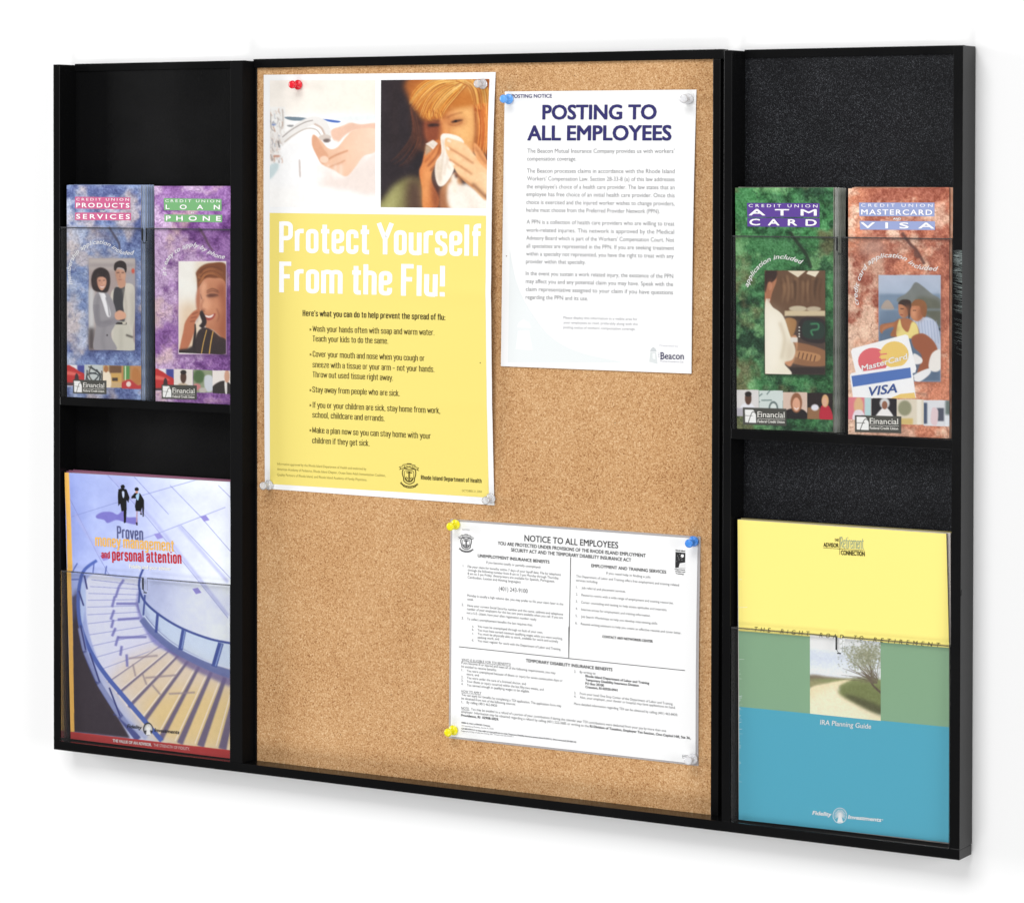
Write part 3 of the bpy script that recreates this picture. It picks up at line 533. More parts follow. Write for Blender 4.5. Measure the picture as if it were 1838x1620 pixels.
def art_orange():
    a = Art([(1522.6, 338.4), (1704, 336.2), (1704, 786.7), (1522.6, 778.7)], 194, 480, (200, 125, 95))
    marble(a, [(212, 136, 104), (242, 208, 182), (164, 92, 72), (230, 194, 170)], 51)
    a.view(1290, 320, 3.375)
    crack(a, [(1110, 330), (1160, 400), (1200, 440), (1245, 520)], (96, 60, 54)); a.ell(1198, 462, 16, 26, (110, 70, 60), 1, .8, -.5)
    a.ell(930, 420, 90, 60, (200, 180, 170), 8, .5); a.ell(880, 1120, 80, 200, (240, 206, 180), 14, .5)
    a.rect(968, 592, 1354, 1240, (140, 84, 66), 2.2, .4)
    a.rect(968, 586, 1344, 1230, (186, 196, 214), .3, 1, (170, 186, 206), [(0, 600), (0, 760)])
    a.clip(969, 587, 1344, 1229)
    a.rect(968, 700, 1344, 1230, (128, 148, 170), 2, 1, (96, 116, 140), [(0, 720), (0, 950)])
    a.poly([(1344, 740), (1290, 700), (1230, 650), (1190, 630), (1160, 670), (1130, 700), (1080, 730), (1100, 760), (1250, 830), (1344, 850)], (126, 130, 126), .8)
    a.poly([(1344, 760), (1280, 720), (1210, 720), (1200, 760), (1280, 850), (1344, 900)], (104, 106, 92), 3)
    a.poly([(985, 790), (1005, 745), (1030, 738), (1055, 770), (1058, 795)], (176, 160, 148), .6)
    a.rect(968, 790, 1344, 800, (150, 168, 186), 1.5, .6)
    a.line([(1000, 890), (1090, 890), (1344, 915)], 16, (58, 66, 76), .6)
    a.poly([(1150, 880), (1250, 840), (1320, 880), (1344, 1000), (1344, 1060), (1230, 1010), (1180, 960)], (196, 204, 222), .7)
    for x in range(1190, 1330, 18): a.line([(x, 860), (x+14, 1000)], 4, (150, 164, 196), .5, .8)
    a.poly([(985, 885), (1060, 870), (1095, 850), (1150, 850), (1200, 890), (1205, 960), (1080, 960), (1040, 950), (1060, 900), (1000, 920), (990, 940), (975, 920)], (176, 112, 74), .7)
    a.poly([(1095, 850), (1110, 900), (1145, 930), (1170, 870), (1200, 890), (1200, 960), (1080, 960)], (238, 220, 140), .7)
    a.poly([(1090, 760), (1120, 745), (1160, 760), (1150, 820), (1120, 845), (1092, 820)], (196, 134, 96), .6); a.poly([(1086, 760), (1110, 735), (1160, 742), (1166, 800), (1150, 850), (1140, 790), (1110, 765)], (60, 44, 38), .6)
    a.poly([(1165, 780), (1190, 760), (1240, 770), (1240, 830), (1205, 865), (1170, 850), (1160, 820)], (198, 130, 92), .6); a.poly([(1165, 770), (1190, 735), (1240, 740), (1260, 780), (1250, 840), (1225, 820), (1215, 775)], (148, 96, 58), .6)
    a.poly([(1130, 770), (1156, 775), (1148, 825), (1122, 845), (1126, 800)], (150, 92, 62), 3, .8); a.poly([(1212, 790), (1240, 800), (1232, 845), (1206, 862)], (150, 90, 60), 3, .8); a.poly([(1170, 800), (1184, 780), (1190, 850), (1172, 845)], (226, 166, 128), 3, .7)
    a.line([(1060, 890), (1010, 900), (990, 925)], 8, (214, 154, 116), 2, .8); a.line([(1085, 900), (1050, 950)], 14, (130, 78, 50), 4, .7); a.line([(1290, 1010), (1240, 1080), (1220, 1180)], 20, (112, 60, 42), 5, .7); a.line([(1200, 1000), (1240, 1060)], 14, (196, 130, 96), 4, .8)
    a.grain(8, 18, 14, .3, .3, .9, .8)
    a.line([(1100, 790), (1120, 790)], 5, (80, 50, 40), .4); a.line([(1175, 800), (1195, 800)], 5, (80, 50, 40), .4); a.line([(1100, 825), (1116, 828)], 5, (150, 70, 60), .4)
    a.poly([(1170, 960), (1240, 940), (1310, 1000), (1325, 1080), (1270, 1150), (1260, 1200), (1200, 1190), (1230, 1080), (1180, 1020)], (160, 92, 62), .8)
    a.poly([(1290, 1060), (1344, 1040), (1344, 1150), (1300, 1170), (1270, 1140)], (240, 236, 230), .7); a.poly([(1180, 1190), (1270, 1150), (1280, 1180), (1220, 1228), (1180, 1220)], (240, 240, 240), .6); a.poly([(1180, 1060), (1230, 1090), (1225, 1120), (1180, 1120)], (240, 238, 236), .6)
    a.rect(968, 1200, 1180, 1230, (110, 110, 116), 1)
    a.clip()
    # two cards
    a.poly([(802, 1048), (812, 1030), (1130, 945), (1146, 952), (1196, 1150), (1190, 1175), (860, 1260), (846, 1240)], (250, 250, 250), .3, 1, False)
    a.ell(935, 1105, 90, 80, (226, 110, 116), .3); a.ell(1064, 1066, 86, 80, (240, 206, 116), .3)
    for k in range(6): a.line([(972, 1050+k*17), (1022-3*k, 1044+k*17)], 7, (226, 110, 116) if k % 2 else (240, 206, 116), .3)
    a.poly([(796, 1190), (806, 1178), (1160, 1126), (1168, 1134), (1194, 1330), (815, 1330)], (252, 252, 252), .3, 1, False)
    a.poly([(805, 1196), (1160, 1144), (1166, 1206), (814, 1262)], (84, 120, 188), .3, 1, False); a.poly([(1100, 1304), (1184, 1296), (1192, 1330), (1040, 1330)], (240, 206, 120), .3, 1, False)
    a.clip(); people_strip(a, [(785, 1324, 926, 1460, 'pink'), (926, 1330, 1078, 1470, 'bride'), (1078, 1336, 1240, 1490, 'flowers'), (1240, 1342, 1415, 1500, 'shop')], 9)
    a.rect(785, 1444, 1400, 1530, (0, 0, 0), .2, 0)
    logo_box(a, 826, 1432, 1106, 1535, [(836, 1442), (908, 1445), (910, 1522), (838, 1519)])
    return a

def art_stairs():
    a = Art([(116, 847.8), (413, 864.6), (417, 1361), (126.9, 1325)], 330, 540, (196, 202, 232))
    h, w = a.ny, a.nx
    X = np.linspace(0, 1, w)[None, :, None]; Y = np.linspace(0, 1, h)[:, None, None]
    a.c = np.array((160, 172, 222))*(1-np.clip(X*1.1+Y*.25, 0, 1))+np.array((224, 228, 242))*np.clip(X*1.1+Y*.25, 0, 1)
    a.c += ((fnoise(h, w, 60, 3, 4)-.5)*34)[..., None]*np.array((1, 1, .6))
    a.view(80, 720, 4.5)
    L = (140, 146, 196)
    for P in ([(215, 940), (560, 830), (1480, 560)], [(560, 1200), (900, 1080), (1460, 860)], [(200, 780), (430, 1250), (560, 1480)], [(510, 600), (830, 950), (1480, 1760)], [(1010, 680), (1250, 930), (1500, 1220)], [(720, 610), (1000, 920)], [(1100, 1010), (1500, 1440)], [(1400, 680), (1500, 780)]): a.line(P, 5, L, .4, .8, False)
    for P in ([(530, 600), (870, 960), (1480, 1740)], [(250, 920), (470, 1290)], [(1080, 1010), (1480, 1470)]): a.line(P, 26, (176, 180, 220), 1.5, .6, False)
    for x, y in ((915, 1095), (1290, 950), (1225, 1540), (480, 1270)): a.poly([(x-35, y-15), (x+10, y-25), (x+40, y+15), (x-5, y+28)], (158, 152, 210), .4, 1, False)
    # two walkers seen from above and their shadow
    a.poly([(640, 880), (590, 920), (540, 900), (470, 900), (420, 925), (420, 950), (480, 965), (510, 990), (580, 965), (650, 985), (740, 1000), (740, 945), (660, 940)], (136, 132, 196), .6)
    K = (34, 32, 36)
    a.ell(630, 694, 17, 18, K, .3); a.poly([(594, 715), (625, 705), (660, 715), (684, 780), (676, 825), (660, 800), (662, 870), (655, 985), (640, 992), (636, 890), (620, 895), (610, 830), (595, 852), (590, 780)], K, .4, 1, False)
    a.poly([(624, 735), (642, 735), (640, 780), (630, 780)], (196, 206, 228), .4)
    a.ell(742, 714, 17, 17, K, .3); a.ell(742, 738, 11, 12, (206, 160, 140), .4); a.poly([(700, 775), (725, 745), (770, 748), (800, 800), (802, 860), (798, 938), (790, 938), (786, 860), (775, 895), (735, 893), (728, 850), (740, 790), (700, 788)], K, .4, 1, False)
    a.poly([(735, 765), (762, 745), (756, 800), (744, 800)], (170, 200, 226), .4); a.line([(745, 893), (742, 990), (744, 1008)], 10, (180, 150, 160), .5); a.line([(775, 893), (778, 920)], 9, (120, 100, 110), .5); a.line([(742, 985), (745, 1008)], 12, K, .4); a.line([(770, 915), (785, 918)], 9, K, .4)
    # staircase
    a.view(80, 1020, 4.05)
    a.poly([(205, 215), (245, 190), (250, 420), (300, 620), (400, 850), (520, 1060), (620, 1230), (200, 1185), (205, 600)], (84, 76, 84), 1.5, 1, False)
    a.poly([(205, 215), (245, 160), (246, 260), (207, 400)], (110, 112, 150), 3, .7)
    a.poly([(330, 60), (560, 80), (690, 90), (680, 250), (720, 370), (830, 480), (960, 620), (1180, 740), (1350, 790), (1350, 1310), (860, 1250), (620, 1030), (450, 800), (330, 500), (300, 250)], (222, 224, 244), 1)
    a.poly([(560, 700), (900, 580), (1350, 790), (1350, 1310), (860, 1250), (560, 940), (480, 830)], (226, 210, 190), 16, .95)
    a.poly([(700, 1000), (900, 900), (1350, 900), (1350, 1310), (860, 1250)], (228, 204, 150), 16, .8)
    for P in ([(340, 90), (690, 130)], [(330, 140), (690, 160)], [(320, 190), (680, 200)], [(315, 240), (670, 235)], [(312, 290), (680, 280)], [(312, 345), (690, 325)], [(315, 410), (700, 365)], [(325, 490), (720, 430)], [(345, 570), (760, 480)], [(380, 650), (810, 530)], [(420, 735), (870, 570)]): a.line(P, 4, (142, 146, 200), .4, .9, False)
    steps = [((460, 830), (850, 560)), ((530, 915), (910, 600)), ((610, 1010), (970, 640)), ((720, 1110), (1040, 680)), ((840, 1240), (1120, 720)), ((980, 1270), (1210, 760)), ((1130, 1290), (1310, 800)), ((1290, 1310), (1400, 860))]
    for i, (p, q) in enumerate(steps):
        wd = 10+i*7
        a.line([(p[0], p[1]), (q[0], q[1])], wd, (118, 110, 140), 1.0, .9, False, wd*.55)
        a.line([(p[0]-wd*.75, p[1]-wd*.4), (q[0]-wd*.5, q[1]-wd*.3)], 7, (238, 228, 222), .4, .9, False)
    for P in ([(575, 90), (540, 140)], [(540, 140), (515, 220)], [(510, 210), (490, 290)], [(505, 310), (480, 380)], [(500, 380), (485, 440)], [(515, 440), (490, 500)], [(535, 500), (515, 570)], [(560, 570), (550, 640)], [(595, 630), (600, 720)], [(640, 700), (660, 790)], [(710, 770), (740, 850)], [(780, 850), (840, 920)], [(900, 915), (1090, 905)], [(520, 265), (665, 265)], [(530, 380), (690, 370)], [(530, 510), (740, 505)], [(610, 660), (820, 640)], [(730, 800), (960, 780)]): a.line(P, 18 if P[0][1] < 640 else 13, (132, 132, 188) if P[0][1] < 640 else (160, 146, 154), .8, .85 if P[0][1] < 640 else .7, False)
    a.poly([(680, 170), (720, 240), (780, 420), (860, 540), (1000, 640), (960, 640), (800, 560), (720, 440), (670, 300)], (140, 140, 196), 2, .8)
    for i in range(7): a.poly([(660+i*34, 250+i*56), (720+i*40, 290+i*52), (690+i*44, 330+i*52)], (126, 124, 178), 1.5, .7)
    a.poly([(900, 590), (1000, 600), (1200, 720), (1350, 790), (1350, 860), (1180, 790), (1000, 700)], (130, 120, 160), 2.5, .8)
    # glass rail
    a.poly([(690, 180), (720, 250), (830, 340), (1000, 450), (1280, 545), (1350, 560), (1350, 720), (1230, 690), (980, 600), (800, 480), (710, 360), (680, 260)], (206, 220, 238), .8, .75)
    a.line([(710, 370), (800, 475), (960, 600), (1200, 720), (1350, 775)], 60, (122, 132, 176), .8, .9); a.line([(720, 350), (810, 455), (970, 580), (1200, 690), (1350, 730)], 10, (214, 222, 240), .6)
    B = (92, 106, 164)
    a.line([(720, 0), (690, 80), (690, 170), (740, 265), (860, 365), (1010, 450), (1200, 520), (1360, 553)], 16, B, .5)
    a.line([(728, 200), (716, 350)], 13, B, .5); a.line([(690, 150), (684, 260)], 12, B, .5); a.line([(820, 335), (808, 475)], 20, B, .5); a.line([(1010, 455), (985, 600)], 34, B, .5); a.line([(1280, 550), (1230, 720)], 42, B, .5)
    a.line([(1018, 460), (995, 590)], 8, (160, 176, 216), .6); a.line([(1288, 556), (1240, 716)], 9, (160, 176, 216), .6)
    # outer rail
    a.poly([(250, 130), (290, 120), (300, 240), (280, 400), (262, 420), (244, 280)], (198, 212, 240), 1, .7)
    a.line([(380, -50), (290, 20), (255, 130), (246, 270), (262, 420), (330, 600), (430, 760), (570, 930), (850, 1250)], 22, (104, 122, 184), .6, 1, True, 34)
    a.line([(255, 440), (290, 600), (390, 830), (540, 1060), (680, 1240)], 22, (96, 102, 152), .8, .95, True, 46)
    for P in ([(260, 440), (295, 605)], [(300, 615), (395, 830)], [(395, 840), (545, 1075)], [(560, 1080), (740, 1230)]): a.line(P, 34, (172, 180, 214), 1, .75, False)
    for P in ([(262, 420), (300, 600)], [(330, 620), (400, 830), (370, 830)], [(470, 870), (548, 1075), (500, 1060)], [(250, 170), (285, 280)], [(290, 60), (310, 160)]): a.line(P, 12, (88, 94, 144), .5, 1, False)
    for P in ([(195, 90), (250, 88)], [(200, 40), (240, -30)], [(360, -30), (352, 40)], [(450, -10), (440, 50)]): a.line(P, 9, (110, 122, 180), .5, 1, False)
    a.c = np.clip((a.c-185)*1.22+178, 0, 255)
    # emblem
    a.ell(750, 1165, 36, 46, (40, 40, 46), .3); a.ell(750, 1165, 31, 41, (70, 70, 76), .3)
    for k in range(15):
        t = math.pi*(k/14)
        a.line([(752, 1172), (752+30*math.cos(t), 1172-42*math.sin(t))], 5, (246, 246, 240), .25, 1, False)
    a.poly([(735, 1208), (742, 1165), (760, 1165), (772, 1208)], (250, 250, 244), .3, 1, False)
    # yellow spine and red foot
    a.view(80, 720, 4.5)
    a.poly([(158, 570), (198, 574), (216, 1000), (228, 1380), (186, 1380), (180, 1000)], (238, 184, 92), .3, 1, False)
    a.view(80, 1020, 4.05)
    a.poly([(160, 20), (194, 22), (206, 400), (218, 1184), (184, 1184), (178, 600)], (238, 184, 92), .3, 1, False)
    a.poly([(180, 1182), (1352, 1318), (1362, 1420), (180, 1270)], (190, 62, 62), .3, 1, False)
    a.grain(4, 5, 8); return a

def art_road():
    a = Art([(1453.8, 1139), (1580.5, 1151), (1581, 1293), (1454, 1280)], 150, 165, (220, 226, 236)); a.view(1290, 900, 3.9106)
    a.rect(630, 930, 1150, 1250, (232, 236, 244), 2)
    a.poly([(640, 1040), (900, 1080), (1140, 1060), (1140, 1110), (900, 1140), (640, 1120)], (186, 196, 214), 12, .8); a.poly([(640, 960), (760, 1000), (880, 1000), (800, 1030), (640, 1010)], (250, 250, 252), 6)
    a.poly([(640, 1215), (780, 1228), (930, 1243), (1140, 1255), (1140, 1300), (640, 1300)], (126, 112, 92), 2)
    a.poly([(640, 1255), (860, 1250), (920, 1248), (760, 1290), (640, 1312)], (150, 146, 106), 2)
    a.view(1260, 1220, 3.5346)
    a.poly([(680, -5), (890, -8), (1140, 0), (1140, 180), (1000, 120), (880, 60), (850, 20)], (132, 140, 92), 2)
    a.poly([(680, 60), (800, 18), (940, -8), (945, 0), (870, 40), (900, 90), (1010, 150), (1140, 225), (1140, 270), (680, 230)], (232, 216, 178), 1.5); a.poly([(690, 120), (850, 40), (900, 110), (1100, 220), (1130, 250), (690, 212)], (240, 230, 202), 6, .8)
    a.poly([(870, 60), (960, 20), (1140, 40), (1140, 200), (1000, 150), (890, 100)], (116, 124, 76), 3); a.poly([(900, 90), (1000, 110), (1140, 170), (1140, 220), (1000, 160)], (84, 84, 56), 3)
    a.view(1290, 900, 3.9106)
    rng = random.Random(4)
    a.line([(1140, 1340), (1085, 1290), (1050, 1235), (1000, 1190)], 16, (92, 78, 66), .5, 1, True, 6)
    for i in range(40):
        x, y = 1085+rng.uniform(-20, 30), 1280-rng.uniform(0, 60)
        ang = rng.uniform(2.0, 4.2) if rng.random() < .7 else rng.uniform(1.2, 2.2)
        Lh = rng.uniform(60, 240); ex, ey = x+Lh*math.cos(ang), y-abs(Lh*math.sin(ang))*1.0
        a.line([(x, y), ((x+ex)/2+rng.uniform(-14, 14), (y+ey)/2), (ex, ey)], 6, (104, 92, 76), .4, .8, True, 2)
    for i in range(1500):
        t = rng.gauss(0, 1); x = 1035+t*72; y = 1080+rng.gauss(0, 50)-.1*t*30
        if x < 840: continue
        a.ell(x, y, rng.uniform(3, 7), rng.uniform(3, 6), rng.choice([(140, 142, 112), (116, 118, 88), (170, 170, 146), (150, 150, 124)]), .5, .55)
    a.grain(9, 3, 5); return a

# ---------------------------------------------------------------- helpers
def spot(u, v, y):
    """the place on the surface y(x, z) at a measured point of the photograph; inches"""
    d = _f+_r*(u-919)/FPX-_u*(v-CYP)/FPX
    yy = y if not callable(y) else y(20, 15)
    for _ in range(6 if callable(y) else 1):
        t = (yy-CAM[1])/d[1]; x, z = CAM[0]+d[0]*t, CAM[2]+d[2]*t
        if callable(y): yy = y(x, z)
    return x, z

def link(name, mesh, parent=None, loc=(0, 0, 0)):
    o = bpy.data.objects.new(name, mesh); sc.collection.objects.link(o)
    if parent: o.parent = parent
    else: o.location = Vector(loc)*IN
    return o
ORG = {}
def thing(name, label, cat, loc, group=None):
    o = bpy.data.objects.new(name, None); sc.collection.objects.link(o); o.empty_display_size = .02
    o.location = Vector(loc)*IN; o['label'] = label; o['category'] = cat
    if group: o['group'] = group
    ORG[o.name] = np.array(loc, float); return o
def origin(parent):
    p = np.zeros(3)
    while parent is not None: p = p+ORG.get(parent.name, 0); parent = parent.parent
    return p
def mesh(name, V, F, mats, parent=None, fm=None, loc=(0, 0, 0), smooth=False, cols=None):
    org = origin(parent) if parent else np.array(loc, float)
    me = bpy.data.meshes.new(name)
    me.from_pydata([tuple(p) for p in ((np.asarray(V, float)-org)*IN)], [], [tuple(int(i) for i in f) for f in F])
    for m in (mats if isinstance(mats, (list, tuple)) else [mats]): me.materials.append(m)
    if fm is not None: me.polygons.foreach_set('material_index', [int(i) for i in fm])
    if smooth: me.polygons.foreach_set('use_smooth', [True]*len(me.polygons))
    if cols is not None:
        at = me.color_attributes.new('print', 'FLOAT_COLOR', 'POINT')
        at.data.foreach_set('color', np.c_[cols, np.ones(len(cols))].ravel())
    me.update()
    return link(name, me, parent, loc)
class MB:
    """boxes and other solids gathered into one mesh"""
    def __init__(s): s.bm = bmesh.new()
    def box(s, x0, x1, y0, y1, z0, z1, bev=0, mi=0):
        r = bmesh.ops.create_cube(s.bm, size=1)
        vs = r['verts']
        bmesh.ops.scale(s.bm, vec=(x1-x0, y1-y0, z1-z0), verts=vs); bmesh.ops.translate(s.bm, vec=((x0+x1)/2, (y0+y1)/2, (z0+z1)/2), verts=vs)
        fs = list({f for v in vs for f in v.link_faces})
        for f in fs: f.material_index = mi
        if bev: bmesh.ops.bevel(s.bm, geom=list({e for v in vs for e in v.link_edges}), offset=bev, segments=2, profile=.6, affect='EDGES')
        return s
    def build(s, name, mats, parent=None, loc=(0, 0, 0), smooth=False):
        org = origin(parent) if parent else np.array(loc, float)
        bmesh.ops.translate(s.bm, vec=Vector(-org), verts=s.bm.verts); bmesh.ops.scale(s.bm, vec=(IN, IN, IN), verts=s.bm.verts)
        bmesh.ops.recalc_face_normals(s.bm, faces=s.bm.faces)
        me = bpy.data.meshes.new(name); s.bm.to_mesh(me); s.bm.free()
        for m in (mats if isinstance(mats, (list, tuple)) else [mats]): me.materials.append(m)
        if smooth:
            for p in me.polygons: p.use_smooth = True
        return link(name, me, parent, loc)

def page(name, art, surf, parent, mtl, eps=.004, e_in=None):
    """a printed picture: a fine grid on the sheet carrying the print's colours"""
    c3 = [spot(u, v, surf) for u, v in art.quad]
    P = np.array(c3); ny, nx = art.ny, art.nx
    s = np.linspace(0, 1, nx)[None, :, None]; t = np.linspace(0, 1, ny)[:, None, None]
    XZ = P[0]*(1-s)*(1-t)+P[1]*s*(1-t)+P[2]*s*t+P[3]*(1-s)*t
    X, Z = XZ[..., 0].ravel(), XZ[..., 1].ravel()
    Y = (np.array([surf(x, z) for x, z in zip(X, Z)]) if callable(surf) else np.full(len(X), surf))-eps
    i = np.arange(nx*ny).reshape(ny, nx)
    F = np.stack([i[:-1, :-1].ravel(), i[1:, :-1].ravel(), i[1:, 1:].ravel(), i[:-1, 1:].ravel()], 1)
    col = np.clip(lin(np.clip(art.c, 0, 255))/(e_in or E_IN), 0, .86).reshape(-1, 3)
    return mesh(name, np.c_[X, Y, Z], F, mtl, parent, cols=col)

def sheet(name, quad, surf, parent, mtl, eps=0, n=24, th=0.012):
    """a plain sheet of paper over four measured corners, following the surface, with a real thickness"""
    P = np.array([spot(u, v, surf) for u, v in quad])
    s = np.linspace(0, 1, n)[None, :, None]; t = np.linspace(0, 1, n)[:, None, None]
    XZ = P[0]*(1-s)*(1-t)+P[1]*s*(1-t)+P[2]*s*t+P[3]*(1-s)*t
    X, Z = XZ[..., 0].ravel(), XZ[..., 1].ravel()
    Y = np.array([surf(x, z) if callable(surf) else surf for x, z in zip(X, Z)])-eps
    i = np.arange(n*n).reshape(n, n); q = n*n
    F = np.stack([i[:-1, :-1].ravel(), i[1:, :-1].ravel(), i[1:, 1:].ravel(), i[:-1, 1:].ravel()], 1).tolist()
    if th:
        F += [[q+a for a in f[::-1]] for f in F]
        b = list(i[0, :])+list(i[1:, -1])+list(i[-1, -2::-1])+list(i[-2:0:-1, 0])
        F += [[b[k-1], b[k], q+b[k], q+b[k-1]] for k in range(len(b))]
        X, Y, Z = np.r_[X, X], np.r_[Y, Y+th], np.r_[Z, Z]
    return mesh(name, np.c_[X, Y, Z], F, mtl, parent)

# ---------------------------------------------------------------- lettering
_GL = {}
def outline(s, spacing=1.0, shear=0.0):
    """a line of text as flat polygons (cap height 1)"""
    key = (s, spacing, shear)
    if key not in _GL:
        c = bpy.data.curves.new('line', 'FONT'); c.body = s; c.size = 1; c.space_character = spacing; c.shear = shear; c.resolution_u = 3
        o = bpy.data.objects.new('line', c); sc.collection.objects.link(o)
        dg = bpy.context.evaluated_depsgraph_get(); me = bpy.data.meshes.new_from_object(o.evaluated_get(dg))
        V = np.zeros(len(me.vertices)*3); me.vertices.foreach_get('co', V); V = V.reshape(-1, 3)[:, :2]
        F = [tuple(p.vertices) for p in me.polygons]
        bpy.data.objects.remove(o); bpy.data.curves.remove(c); bpy.data.meshes.remove(me)
        _GL[key] = (V/.70, F)
    return _GL[key]

